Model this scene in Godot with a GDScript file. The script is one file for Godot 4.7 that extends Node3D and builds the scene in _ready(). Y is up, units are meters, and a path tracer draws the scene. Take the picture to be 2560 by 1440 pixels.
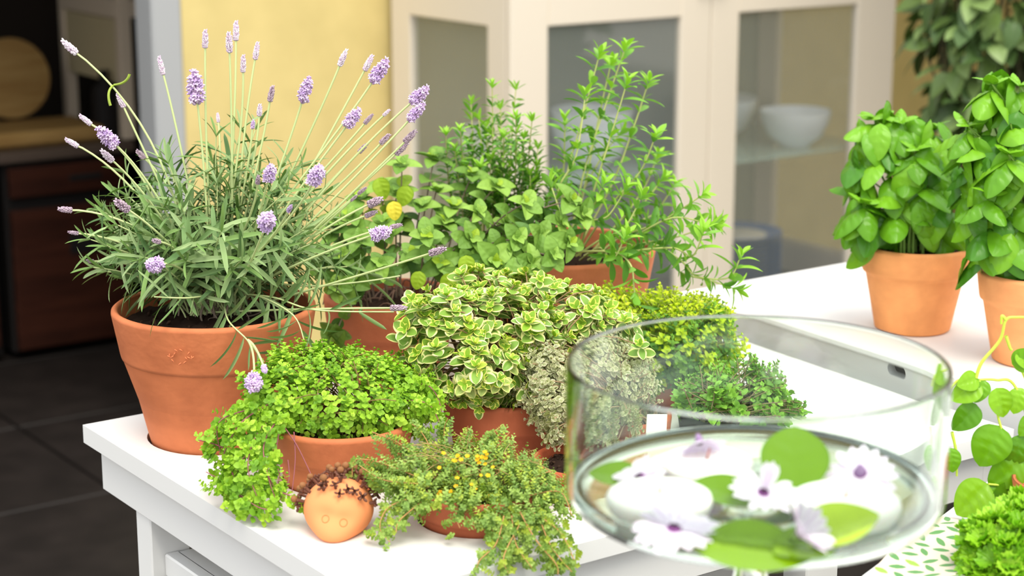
extends Node3D
# Potted herbs on a white garden table, a glass bowl of floating candles in front, a glazed cabinet and a dark store behind.
# Metres, y up. The camera stands at (0, 1.5, 0) and looks down along -z. The tables and the building share one turned frame: room(u, h, v).

const LENS := 4777.0
const PITCH := 0.23562
const EYE := Vector3(0, 1.5, 0)
const TURN := 0.6156
const CORNER := Vector3(-0.556, 0, -2.365)
const TOP := 0.75
const TRAY := 0.695

var rng := RandomNumberGenerator.new()
var used := {}
var cache := {}
var herb_top: CSGBox3D


class Shape:
	var v := PackedVector3Array()
	var c := PackedColorArray()
	var uv := PackedVector2Array()
	var i := PackedInt32Array()
	var tint := Color.WHITE

	func grid(rows: Array, wrap := false, tints: Array = []) -> void:
		var first := v.size()
		var n: int = rows[0].size()
		for r in rows.size():
			for k in n:
				v.append(rows[r][k])
				uv.append(Vector2(float(k) / maxf(n - 1, 1), float(r) / maxf(rows.size() - 1, 1)))
				c.append(tint if tints.is_empty() else tints[r][k])
		for r in rows.size() - 1:
			for k in (n if wrap else n - 1):
				var a := first + r * n + k
				var b := first + r * n + (k + 1) % n
				var d := a + n
				var e := b + n
				i.append_array([a, b, e, a, e, d])

	func poly(pts: Array, inside: Vector3) -> void:
		var mid := Vector3.ZERO
		for p in pts:
			mid += p
		mid /= pts.size()
		var nrm: Vector3 = (pts[2] - pts[0]).cross(pts[1] - pts[0])
		if nrm.dot(mid - inside) < 0:
			pts = pts.duplicate()
			pts.reverse()
		var first := v.size()
		for p in pts:
			v.append(p)
			c.append(tint)
			uv.append(Vector2(p.x, p.z))
		for k in range(1, pts.size() - 1):
			i.append_array([first, first + k, first + k + 1])

	func box(at: Vector3, size: Vector3, bevel := 0.002) -> void:
		var h := size / 2
		var b := minf(bevel, minf(h.x, minf(h.y, h.z)) * 0.6)
		var s := [-1.0, 1.0]
		for ax in 3:
			for sg in s:
				var q := []
				for w in [[-1, -1], [1, -1], [1, 1], [-1, 1]]:
					var p := Vector3.ZERO
					p[ax] = h[ax] * sg
					p[(ax + 1) % 3] = (h[(ax + 1) % 3] - b) * w[0]
					p[(ax + 2) % 3] = (h[(ax + 2) % 3] - b) * w[1]
					q.append(at + p)
				poly(q, at)
		for ax in 3:
			var o := (ax + 1) % 3
			var w := (ax + 2) % 3
			for so in s:
				for sw in s:
					var q := []
					for e in [[-1, 0], [1, 0], [1, 1], [-1, 1]]:
						var p := Vector3.ZERO
						p[ax] = (h[ax] - b) * e[0]
						p[o] = (h[o] - (b if e[1] else 0.0)) * so
						p[w] = (h[w] - (0.0 if e[1] else b)) * sw
						q.append(at + p)
					poly(q, at)
		for x in s:
			for y in s:
				for z in s:
					poly([at + Vector3(h.x * x, (h.y - b) * y, (h.z - b) * z), at + Vector3((h.x - b) * x, h.y * y, (h.z - b) * z), at + Vector3((h.x - b) * x, (h.y - b) * y, h.z * z)], at)

	func lathe(profile: Array, sides := 48, at := Vector3.ZERO, wobble := 0.0) -> void:
		var rows := []
		for p in profile:
			var row := PackedVector3Array()
			for k in sides:
				var a := TAU * k / sides
				var r: float = p.x * (1.0 + wobble * sin(3.0 * a + p.y * 9.0))
				row.append(at + Vector3(cos(a) * r, p.y, sin(a) * r))
			rows.append(row)
		grid(rows, true)

	func tube(path: Array, r0: float, r1: float, sides := 5) -> void:
		var rows := []
		var n := path.size()
		var t: Vector3 = (path[1] - path[0]).normalized()
		var x := t.cross(Vector3(0.31, 0.2, 0.93)).normalized()
		for k in n:
			t = (path[mini(k + 1, n - 1)] - path[maxi(k - 1, 0)]).normalized()
			x = (x - t * x.dot(t)).normalized()
			var y := x.cross(t)
			var r := lerpf(r0, r1, float(k) / (n - 1))
			var row := PackedVector3Array()
			for j in sides:
				var a := TAU * j / sides
				row.append(path[k] + (x * cos(a) + y * sin(a)) * r)
			rows.append(row)
		grid(rows, true)

	func blob(at: Vector3, axis: Vector3, long: float, r: float, sides := 5) -> void:
		var z := axis.normalized()
		var x := z.cross(Vector3(0.31, 0.2, 0.93)).normalized()
		var y := x.cross(z)
		var rows := []
		for q in [[0.0, 0.15], [0.25, 0.8], [0.6, 1.0], [0.88, 0.6], [1.0, 0.08]]:
			var row := PackedVector3Array()
			for j in sides:
				var a := TAU * j / sides
				row.append(at + z * (long * q[0]) + (x * cos(a) + y * sin(a)) * (r * q[1]))
			rows.append(row)
		grid(rows, true)

	func mesh() -> ArrayMesh:
		var n := PackedVector3Array()
		n.resize(v.size())
		for k in range(0, i.size(), 3):
			var a := v[i[k]]
			var f := (v[i[k + 2]] - a).cross(v[i[k + 1]] - a)
			n[i[k]] += f
			n[i[k + 1]] += f
			n[i[k + 2]] += f
		for k in n.size():
			n[k] = n[k].normalized() if n[k].length_squared() > 1e-24 else Vector3.UP
		var arrays := []
		arrays.resize(Mesh.ARRAY_MAX)
		arrays[Mesh.ARRAY_VERTEX] = v
		arrays[Mesh.ARRAY_NORMAL] = n
		arrays[Mesh.ARRAY_COLOR] = c
		arrays[Mesh.ARRAY_TEX_UV] = uv
		arrays[Mesh.ARRAY_INDEX] = i
		var m := ArrayMesh.new()
		m.add_surface_from_arrays(Mesh.PRIMITIVE_TRIANGLES, arrays)
		return m


# ---- places

func look(px: float, py: float) -> Vector3:
	return Vector3((px - 1280.0) / LENS, -(py - 720.0) / LENS, -1.0).rotated(Vector3.RIGHT, -PITCH)

func on_level(px: float, py: float, h: float) -> Vector3:
	var d := look(px, py)
	return EYE + d * ((h - EYE.y) / d.y)

func away(px: float, py: float, far: float) -> Vector3:   # that many metres in front of the camera, along the floor
	var d := look(px, py)
	return EYE + d * (far / -d.z)

func room(u: float, h: float, v: float) -> Vector3:
	return CORNER + Vector3(u, h, v).rotated(Vector3.UP, TURN)

func in_room(p: Vector3) -> Vector3:
	return (p - CORNER).rotated(Vector3.UP, -TURN)

func on_front(px: float, py: float, v: float) -> Vector3:   # on the upright plane of that v, in room() numbers
	var e := in_room(EYE)
	var d := look(px, py).rotated(Vector3.UP, -TURN)
	return e + d * ((v - e.z) / d.z)

func r2(a: float, b: float) -> float:
	return rng.randf_range(a, b)

func jitter(s: float) -> Vector3:
	return Vector3(r2(-s, s), r2(-s, s), r2(-s, s))

func bezier(a: Vector3, b: Vector3, c: Vector3, n := 10) -> Array:
	var out := []
	for k in n + 1:
		var t := float(k) / n
		out.append(a.lerp(b, t).lerp(b.lerp(c, t), t))
	return out

func smooth_path(pts: Array, n := 6) -> Array:
	var out := []
	for k in pts.size() - 1:
		var p0: Vector3 = pts[maxi(k - 1, 0)]
		var p3: Vector3 = pts[mini(k + 2, pts.size() - 1)]
		for j in n:
			out.append((pts[k] as Vector3).cubic_interpolate(pts[k + 1], p0, p3, float(j) / n))
	out.append(pts[-1])
	return out


# ---- objects

func numbered(called: String) -> String:
	used[called] = used.get(called, -1) + 1
	return called if used[called] == 0 else "%s_%03d" % [called, used[called]]

func tag(o: Node, label: String, category: String, group := "") -> Node:
	o.set_meta("label", label)
	o.set_meta("category", category)
	if group:
		o.set_meta("group", group)
	return o

func thing(called: String, label: String, category: String, at := Vector3.ZERO, turn := 0.0, group := "") -> Node3D:
	var o := Node3D.new()
	o.name = numbered(called)
	add_child(o)
	o.position = at
	o.rotation.y = turn
	tag(o, label, category, group)
	return o

func part(called: String, m: Mesh, stuff: Material, parent: Node, label := "") -> MeshInstance3D:
	var o := MeshInstance3D.new()
	o.name = called if parent != self else numbered(called)
	o.mesh = m
	o.material_override = null
	o.set_surface_override_material(0, stuff)
	parent.add_child(o, true)
	if label:
		o.set_meta("label", label)
	return o

func boxed(called: String, at: Vector3, size: Vector3, stuff: Material, parent: Node, bevel := 0.002) -> MeshInstance3D:
	var s := Shape.new()
	s.box(Vector3.ZERO, size, bevel)
	var o := part(called, s.mesh(), stuff, parent)
	o.position = at
	return o

func struct(o: Node) -> Node:
	o.set_meta("kind", "structure")
	return o


# ---- materials

func mat(color: Color, rough := 0.6, shine := 0.5) -> StandardMaterial3D:
	var m := StandardMaterial3D.new()
	m.albedo_color = color
	m.roughness = rough
	m.metallic_specular = shine
	return m

func rgb(r: float, g: float, b: float) -> Color:
	return Color(r / 255.0, g / 255.0, b / 255.0)

func noise_map(freq: float, low: Color, high: Color, octaves := 4, size := 256, sd := 1) -> NoiseTexture2D:
	var t := NoiseTexture2D.new()
	t.width = size
	t.height = size
	t.seamless = true
	var n := FastNoiseLite.new()
	n.seed = sd
	n.noise_type = FastNoiseLite.TYPE_SIMPLEX
	n.frequency = freq
	n.fractal_octaves = octaves
	t.noise = n
	var g := Gradient.new()
	g.set_color(0, low)
	g.set_color(1, high)
	t.color_ramp = g
	return t

func clay(color: Color, sd := 1) -> StandardMaterial3D:
	var m := mat(color, 0.72, 0.35)
	m.albedo_texture = noise_map(0.012, Color(0.86, 0.84, 0.83), Color(1, 1, 1), 5, 256, sd)
	m.uv1_triplanar = true
	m.uv1_scale = Vector3(5, 5, 5)
	m.heightmap_enabled = true
	m.heightmap_texture = grain_map
	m.heightmap_scale = 0.05
	return m

func leaf_mat(tone: Color, rough := 0.5, glow := 0.75) -> StandardMaterial3D:
	var key := [tone, rough, glow]
	if not cache.has(key):
		var m := mat(tone, rough, 0.4)
		m.vertex_color_use_as_albedo = true
		m.backlight_enabled = true
		m.backlight = Color(glow * 0.92, glow, glow * 0.5)
		cache[key] = m
	return cache[key]

var grain_map: NoiseTexture2D


# ---- leaves

# A leaf from its base along +z, its upper face towards +y. belly: where it is widest; cup: fold along the midrib; hang: how far the tip drops; pucker: swelling between side veins.
func leaf(long: float, wide: float, belly := 0.45, cup := 0.15, hang := 0.15, rows := 6, cols := 2, pucker := 0.0, edge := Color.WHITE, blade := Color.WHITE, rib := Color.WHITE, point := 1.0) -> ArrayMesh:
	var s := Shape.new()
	leaf_into(s, Transform3D(), long, wide, belly, cup, hang, rows, cols, pucker, edge, blade, rib, point)
	return s.mesh()

func leaf_into(s: Shape, at: Transform3D, long: float, wide: float, belly := 0.45, cup := 0.15, hang := 0.15, rows := 6, cols := 2, pucker := 0.0, edge := Color.WHITE, blade := Color.WHITE, rib := Color.WHITE, point := 1.0) -> void:
	var grid := []
	var tints := []
	var power := log(0.5) / log(belly)
	var edged := cols > 1 and edge.r > blade.r * 1.8
	for r in rows + 1:
		var t := float(r) / rows
		var w := wide * 0.5 * pow(maxf(sin(PI * pow(t, power)), 0.0), 0.75 * point) + wide * 0.02
		var row := PackedVector3Array()
		var hue := []
		for k in range(-cols, cols + 1):
			var a := float(k) / cols
			if edged and absi(k) < cols:
				a = signf(k) * ((0.74 if cols > 2 else 0.5) if absi(k) == cols - 1 else 0.62 if absi(k) == cols - 2 else 0.3)
			var x := a * w
			var y := cup * (0.4 * absf(x) + 0.9 * x * x / w) - hang * t * t * long
			if pucker:
				y += pucker * wide * (1.0 - a * a) * absf(sin(PI * (t * 4.5 - absf(a) * 0.7))) * sin(PI * t) * (0.0 if k == 0 else 1.0)
			row.append(at * Vector3(x, y, t * long))
			hue.append(rib if k == 0 else edge if absi(k) == cols or edged and cols > 2 and absi(k) == cols - 1 else blade)
		grid.append(row)
		tints.append(hue)
	s.grid(grid, false, tints)

func frame(axis: Vector3, up: Vector3, size := 1.0) -> Basis:
	var z := axis.normalized()
	var x := up.cross(z)
	if x.length() < 1e-4:
		x = Vector3.RIGHT.cross(z)
	x = x.normalized()
	return Basis(x * size, z.cross(x) * size, z * size)

# Opposite leaves round a stem point: entries [transform, mesh number, tone number] for scatter().
func whorl(list: Array, at: Vector3, along: Vector3, spin: float, count: int, rise: float, size: float, kinds: int, tones: Array, loose := 0.15) -> void:
	var t := along.normalized()
	var x := t.cross(Vector3(0.13, 0.31, 0.94)).normalized()
	var y := t.cross(x)
	for k in count:
		var a := spin + TAU * k / count + r2(-loose, loose)
		var e := rise + r2(-loose, loose)
		var side := x * cos(a) + y * sin(a)
		var axis := side * cos(e) + t * sin(e)
		var up := t * cos(e) - side * sin(e)
		list.append([Transform3D(frame(axis, up + jitter(loose), size * r2(0.85, 1.12)), at), rng.randi() % kinds, tones[rng.randi() % tones.size()]])

# The nearest ones each a part, the rest one part of stuff.
func scatter(o: Node3D, called: String, list: Array, meshes: Array, tones: Array, most := 300, rough := 0.5, glow := 0.75, rest := "foliage") -> void:
	list.sort_custom(func(a, b): return a[0].origin.distance_squared_to(EYE) < b[0].origin.distance_squared_to(EYE))
	var back := o.transform.affine_inverse()
	for k in mini(most, list.size()):
		var e = list[k]
		var p := part(called, meshes[e[1]], leaf_mat(tones[e[2]], rough, glow), o)
		p.transform = back * e[0]
	var left := list.size() - most
	if left <= 0:
		return
	var mm := MultiMesh.new()
	mm.transform_format = MultiMesh.TRANSFORM_3D
	mm.use_colors = true
	mm.mesh = meshes[0]
	mm.instance_count = left
	for k in left:
		var e = list[most + k]
		mm.set_instance_transform(k, back * e[0])
		var tone: Color = tones[e[2]]
		mm.set_instance_color(k, tone.srgb_to_linear())
	var n := MultiMeshInstance3D.new()
	n.name = rest
	n.multimesh = mm
	n.material_override = leaf_mat(Color.WHITE, rough, glow)
	n.set_meta("kind", "stuff")
	o.add_child(n, true)

# Points on the outside of a mound of ellipsoids [centre, radii, share]: [place, direction].
func mound(blobs: Array, count: int, lift := 0.5, deep := 0.75, rear := -0.25) -> Array:
	var out := []
	var total := 0.0
	for b in blobs:
		total += b[2]
	for b in blobs:
		var want := int(count * b[2] / total)
		var tries := 0
		while want > 0 and tries < 20000:
			tries += 1
			var d := jitter(1.0)
			if d.length() > 1.0 or d.length() < 0.05:
				continue
			d = d.normalized()
			var nrm: Vector3 = (d / b[1]).normalized()
			var p: Vector3 = b[0] + d * b[1] * r2(deep, 1.04)
			if nrm.dot((EYE - p).normalized()) < rear and nrm.y < 0.75:
				continue
			var hidden := false
			for q in blobs:
				if q != b and ((p - q[0]) / q[1]).length() < 0.72:
					hidden = true
			if hidden:
				continue
			out.append([p, (nrm + Vector3.UP * lift + jitter(0.35)).normalized()])
			want -= 1
	return out

func stems_to(o: Node3D, spots: Array, root: Vector3, spread: float, stuff: Material, every := 3, thick := 0.0007, bow := 0.35) -> void:
	var s := Shape.new()
	for k in range(0, spots.size(), every):
		var tip: Vector3 = spots[k][0]
		var a := root + Vector3(r2(-spread, spread), 0, r2(-spread, spread))
		var mid := a.lerp(tip, 0.5) + Vector3.UP * (a.distance_to(tip) * bow)
		s.tube(bezier(a, mid, tip, 6), thick * 1.6, thick, 4)
	var p := part("stems", s.mesh(), stuff, o)
	p.position = -o.position
	p.set_meta("kind", "stuff")


# ---- pots

# A clay pot standing on the tray in its hole: wide at the rim, r0 at the foot.
func pot(o: Node3D, high: float, r: float, r0: float, band: float, stuff: Material, soil: Material, fill := 0.02, wall := 0.011, soiled := true) -> void:
	var s := Shape.new()
	var bw := r * 0.05 + 0.001
	var rb := lerpf(r0, r, (high - band) / high) - bw * 0.4
	var prof := [Vector2(0.004, 0), Vector2(r0 - 0.004, 0), Vector2(r0, 0.003), Vector2(lerpf(r0, rb, 0.5), (high - band) * 0.5), Vector2(rb, high - band - 0.004), Vector2(rb + 0.0012, high - band - 0.001), Vector2(rb + bw, high - band + 0.002), Vector2(rb + bw + 0.001, high - band + 0.006), Vector2(r - 0.0005, high - 0.006), Vector2(r - 0.001, high - 0.0025), Vector2(r - 0.004, high), Vector2(r - wall + 0.003, high), Vector2(r - wall, high - 0.003), Vector2(r - wall - 0.003, high - band), Vector2(r0 - wall * 0.7, 0.012), Vector2(0.003, 0.012)]
	s.lathe(prof, 72)
	part("pot", s.mesh(), stuff, o)
	if not soiled:
		return
	var e := Shape.new()
	var rows := []
	var rr := r - wall - 0.0025
	for a in 13:
		var row := PackedVector3Array()
		for k in 48:
			var ang := TAU * k / 48
			var q := rr * (1.0 - a / 12.0 * 0.985)
			row.append(Vector3(cos(ang) * q, high - fill + (r2(-0.0035, 0.0035) if a > 0 else -0.004) + 0.006 * a / 12.0, sin(ang) * q))
		rows.append(row)
	e.grid(rows, true)
	part("soil", e.mesh(), soil, o)
	var crumb := Shape.new()
	for k in 150:
		var ang := r2(0, TAU)
		var q := rr * sqrt(r2(0.02, 0.95))
		crumb.tint = Color.WHITE * r2(0.5, 1.6)
		crumb.blob(Vector3(cos(ang) * q, high - fill + 0.001, sin(ang) * q), jitter(1.0) + Vector3(0, 0.2, 0), r2(0.003, 0.012), r2(0.0008, 0.0028), 4)
	var cp := part("soil_crumbs", crumb.mesh(), soil_crumb, o)
	cp.set_meta("kind", "stuff")

var soil_crumb: StandardMaterial3D

func hole(at: Vector3, r: float) -> void:   # a round opening in the table top for a pot
	var c := CSGCylinder3D.new()
	c.name = "pot_hole"
	c.radius = r
	c.height = 0.1
	c.sides = 48
	c.operation = CSGShape3D.OPERATION_SUBTRACTION
	herb_top.add_child(c, true)
	var q := in_room(at)
	c.position = Vector3(q.x, 0, q.z) - Vector3(herb_top.position.x, 0, herb_top.position.z)


func _ready() -> void:
	# ---- camera, sky, sun, exposure
	var cam := Camera3D.new()
	cam.name = "camera"
	add_child(cam)
	cam.position = EYE
	cam.rotation.x = -PITCH
	cam.fov = rad_to_deg(2.0 * atan(720.0 / LENS))
	cam.near = 0.05
	cam.far = 60.0
	var lens := CameraAttributesPhysical.new()
	lens.frustum_focal_length = 60.0
	lens.exposure_aperture = 60.0 / 15.0
	lens.frustum_focus_distance = 2.28
	lens.exposure_sensitivity = 100.0
	cam.attributes = lens
	cam.fov = rad_to_deg(2.0 * atan(720.0 / LENS))
	cam.current = true
	var env := Environment.new()
	env.background_mode = Environment.BG_SKY
	var sky := Sky.new()
	var air := ProceduralSkyMaterial.new()
	air.sky_top_color = Color(0.96, 0.97, 0.985)
	air.sky_horizon_color = Color(1.0, 0.985, 0.95)
	air.ground_horizon_color = Color(0.8, 0.78, 0.74)
	air.ground_bottom_color = Color(0.72, 0.7, 0.67)
	air.sun_angle_max = 1.0
	sky.sky_material = air
	env.sky = sky
	env.background_energy_multiplier = 1.0
	env.tonemap_mode = Environment.TONE_MAPPER_LINEAR
	env.tonemap_exposure = 2.0
	env.sdfgi_enabled = true
	env.ssao_enabled = true
	env.ssil_enabled = true
	var we := WorldEnvironment.new()
	we.name = "surroundings"
	we.environment = env
	add_child(we)
	var sun := DirectionalLight3D.new()
	sun.name = "sun"
	add_child(sun)
	sun.look_at_from_position(Vector3(0.7, 4.2, 2.0), Vector3.ZERO)
	sun.light_color = Color(1.0, 0.97, 0.9)
	sun.light_energy = 0.5
	sun.light_angular_distance = 35.0
	sun.shadow_enabled = true
	sun.sky_mode = DirectionalLight3D.SKY_MODE_LIGHT_ONLY

	rng.seed = 7
	grain_map = noise_map(0.05, Color.BLACK, Color.WHITE, 4, 256, 5)
	soil_crumb = mat(rgb(62, 46, 36), 0.95, 0.2)
	soil_crumb.vertex_color_use_as_albedo = true
	build_shell()
	build_cabinet()
	build_store()
	build_tables()
	build_lavender()
	build_oregano()
	build_savory()
	build_variegated()
	build_front_thyme()
	build_creeping_thyme()
	build_silver_thyme()
	build_golden_thyme()
	build_green_thyme()
	build_soil_pot()
	build_hedgehog()
	build_basil()
	build_shrub()
	build_front_right()
	build_bowl()


# ---- the setting

func build_shell() -> void:
	var yellow := mat(rgb(222, 202, 138), 0.85, 0.2)
	yellow.albedo_texture = noise_map(0.02, Color(0.95, 0.95, 0.94), Color.WHITE, 4, 256, 2)
	yellow.uv1_triplanar = true
	var grey := mat(rgb(170, 172, 174), 0.8, 0.3)
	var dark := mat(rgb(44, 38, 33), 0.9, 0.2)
	var joint := mat(rgb(37, 32, 30), 0.9, 0.2)
	var tile := mat(rgb(35, 30, 28), 0.55, 0.35)
	tile.albedo_texture = noise_map(0.02, Color(0.75, 0.75, 0.75), Color.WHITE, 4, 256, 3)
	tile.uv1_triplanar = true
	tile.uv1_world_triplanar = true
	var fl := boxed("floor", Vector3.ZERO, Vector3(12, 0.1, 12), joint, self)
	struct(fl)
	fl.position = room(1.0, -0.062, 0.5)
	fl.rotation.y = TURN
	var tm := Shape.new()
	tm.box(Vector3.ZERO, Vector3(0.592, 0.02, 0.592), 0.003)
	var t := tm.mesh()
	for a in range(-4, 6):
		for b in range(-6, 4):
			var o := part("tile", t, tile, fl)
			o.position = Vector3(a * 0.6 - 1.13, 0.052, b * 0.6 - 0.13)
	var back := boxed("wall_back", room(3.57, 1.4, -2.12), Vector3(4.85, 2.8, 0.12), yellow, self)
	back.rotation.y = TURN
	struct(back)
	var jamb := boxed("trim_1", room(1.105, 1.4, -2.105), Vector3(0.08, 2.8, 0.1), grey, self, 0.006)
	jamb.rotation.y = TURN
	struct(jamb)
	var east := boxed("wall_right", room(4.0, 1.4, -0.9), Vector3(0.12, 2.8, 2.3), yellow, self)
	east.rotation.y = TURN
	struct(east)
	var awning := boxed("roof", room(3.5, 2.05, -0.9), Vector3(1.7, 0.06, 2.3), grey, self)
	awning.rotation.y = TURN
	struct(awning)
	# the dark store behind the opening left of the yellow wall
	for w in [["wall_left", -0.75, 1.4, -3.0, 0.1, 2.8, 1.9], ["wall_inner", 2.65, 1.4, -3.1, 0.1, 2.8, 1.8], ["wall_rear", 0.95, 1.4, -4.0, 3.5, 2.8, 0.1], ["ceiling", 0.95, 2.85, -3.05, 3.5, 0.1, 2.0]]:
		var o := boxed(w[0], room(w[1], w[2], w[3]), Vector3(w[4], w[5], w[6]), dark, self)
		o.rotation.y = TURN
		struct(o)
	var lint := boxed("wall_front", room(0.18, 2.4, -2.1), Vector3(1.76, 0.8, 0.09), grey, self)
	lint.rotation.y = TURN
	struct(lint)


func build_cabinet() -> void:
	var white := mat(rgb(226, 215, 198), 0.5, 0.4)
	var inner := mat(rgb(150, 152, 138), 0.8, 0.3)
	var glass := mat(Color(0.86, 0.9, 0.88, 0.08), 0.05, 0.5)
	glass.transparency = BaseMaterial3D.TRANSPARENCY_ALPHA
	var sheet := mat(Color(0.7, 0.82, 0.78, 0.35), 0.08, 0.5)
	sheet.transparency = BaseMaterial3D.TRANSPARENCY_ALPHA
	var base := in_room(Vector3(-0.0157, 0, -4.6))
	var o := thing("cabinet", "tall cream-white cabinet with glazed doors against the yellow wall", "cabinet", room(base.x, 0, base.z), TURN)
	var h := 1.9
	var top := 1.035
	boxed("back_panel", Vector3(0.655, h / 2, -0.512), Vector3(1.27, h - 0.02, 0.012), inner, o)
	boxed("base_panel", Vector3(0.655, 0.19, -0.26), Vector3(1.29, 0.025, 0.5), mat(rgb(120, 112, 104), 0.6), o)
	boxed("plinth", Vector3(0.655, 0.09, -0.26), Vector3(1.27, 0.18, 0.46), white, o)
	boxed("top_panel", Vector3(0.655, h - 0.012, -0.26), Vector3(1.31, 0.024, 0.52), white, o)
	boxed("middle_panel", Vector3(0.655, 1.09, -0.265), Vector3(1.27, 0.025, 0.49), white, o)
	# side frames of glass, left and right
	for x in [0.012, 1.298]:
		var f := boxed("side_stile", Vector3(x, h / 2, -0.04), Vector3(0.024, h, 0.075), white, o)
		boxed("side_stile", Vector3(x, h / 2, -0.475), Vector3(0.024, h, 0.09), white, o)
		boxed("side_rail", Vector3(x, 1.09, -0.255), Vector3(0.024, 0.11, 0.36), white, o)
		boxed("side_rail", Vector3(x, 0.24, -0.255), Vector3(0.024, 0.12, 0.36), white, o)
		boxed("side_rail", Vector3(x, h - 0.06, -0.255), Vector3(0.024, 0.1, 0.36), white, o)
		boxed("side_pane", Vector3(x, 0.665, -0.255), Vector3(0.004, 0.75, 0.355), glass, o)
		boxed("side_pane", Vector3(x, 1.49, -0.255), Vector3(0.004, 0.7, 0.355), glass, o)
	# doors
	for d in [[0.0, 0.632, 0.112, 0.1], [0.634, 1.31, 0.096, 0.15]]:
		var door := boxed("door", Vector3(d[0] + d[2] / 2, h / 2, 0.011), Vector3(d[2], h, 0.024), white, o, 0.004)
		var mid: float = (d[0] + d[2] + d[1] - d[3]) / 2
		var wide: float = d[1] - d[3] - d[0] - d[2]
		var off := door.position
		boxed("stile", Vector3(d[1] - d[3] / 2, h / 2, 0.011) - off, Vector3(d[3], h, 0.024), white, door, 0.004)
		boxed("rail", Vector3(mid, 1.09, 0.011) - off, Vector3(wide, 0.11, 0.022), white, door, 0.003)
		boxed("rail", Vector3(mid, h - 0.055, 0.011) - off, Vector3(wide, 0.11, 0.022), white, door, 0.003)
		boxed("rail", Vector3(mid, 0.15, 0.011) - off, Vector3(wide, 0.1, 0.022), white, door, 0.003)
		boxed("glass_pane", Vector3(mid, 0.6175, 0.011) - off, Vector3(wide, 0.84, 0.004), glass, door)
		boxed("glass_pane", Vector3(mid, 1.465, 0.011) - off, Vector3(wide, 0.64, 0.004), glass, door)
	boxed("door_latch", Vector3(0.63, 1.115, 0.03), Vector3(0.1, 0.03, 0.016), mat(rgb(150, 92, 60), 0.6), o, 0.006)
	boxed("glass_shelf", Vector3(0.655, 0.63, -0.26), Vector3(1.26, 0.008, 0.48), sheet, o)
	# crockery
	var china := mat(rgb(226, 232, 236), 0.25, 0.5)
	var bowl := Shape.new()
	bowl.lathe([Vector2(0.002, 0.003), Vector2(0.036, 0.003), Vector2(0.038, 0), Vector2(0.042, 0), Vector2(0.044, 0.006), Vector2(0.075, 0.03), Vector2(0.093, 0.07), Vector2(0.1, 0.1), Vector2(0.098, 0.101), Vector2(0.09, 0.071), Vector2(0.07, 0.034), Vector2(0.03, 0.012), Vector2(0.002, 0.01)], 40)
	var bm := bowl.mesh()
	for b in [[1.075, -0.118, 0.635, 1.0, "white china bowl on the glass shelf, nearest the right side pane"], [1.0, -0.36, 0.635, 1.15, "wide white china bowl at the back of the glass shelf, behind the right bowl"], [0.42, -0.2, 0.635, 1.1, "lower white bowl of the nested pair behind the middle cabinet door"], [0.42, -0.2, 0.672, 1.1, "upper white bowl of the nested pair behind the middle cabinet door"], [0.18, -0.3, 0.635, 1.05, "white bowl behind the cabinet's left side pane"], [0.3, -0.3, 0.203, 1.2, "white bowl standing on the cabinet floor behind the middle door"]]:
		var q := base + Vector3(b[0], b[2], b[1])
		var k := thing("bowl", b[4], "bowl", room(q.x, q.y, q.z), 0.0, "white bowls in the cabinet")
		k.scale = Vector3.ONE * b[3]
		part("bowl_body", bm, china, k)
	var rim := mat(rgb(46, 88, 150), 0.3, 0.5)
	var eye := mat(rgb(214, 208, 194), 0.3, 0.5)
	var plate := Shape.new()
	plate.lathe([Vector2(0.085, 0.004), Vector2(0.07, 0), Vector2(0.078, 0), Vector2(0.1, 0.006), Vector2(0.13, 0.015), Vector2(0.1315, 0.0165), Vector2(0.129, 0.0175), Vector2(0.1, 0.0095), Vector2(0.088, 0.0065)], 56)
	var pm := plate.mesh()
	var well := Shape.new()
	well.lathe([Vector2(0.004, 0.003), Vector2(0.06, 0.003), Vector2(0.086, 0.0045), Vector2(0.0885, 0.0068), Vector2(0.08, 0.006), Vector2(0.05, 0.0056), Vector2(0.003, 0.0056)], 56)
	var wm := well.mesh()
	for k in 13:
		var q := base + Vector3(0.9, 0.2035 + k * 0.0155, -0.16)
		var ordinal: String = ["topmost", "second", "third", "fourth", "fifth", "sixth", "seventh", "eighth", "ninth", "tenth", "eleventh", "twelfth", "lowest"][12 - k]
		var name_of := "blue-rimmed plate, %s from the top of the stack on the cabinet floor" % ordinal
		if k == 12:
			name_of = "topmost blue-rimmed plate of the stack, its cream centre showing"
		elif k == 0:
			name_of = "bottom blue-rimmed plate of the stack on the cabinet floor"
		var p := thing("plate", name_of, "plate", room(q.x, q.y, q.z), 0.0, "blue plates stacked in the cabinet" if k > 0 and k < 12 else "")
		part("plate_rim", pm, rim, p, "blue rim")
		part("plate_centre", wm, eye, p, "cream centre")


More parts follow.
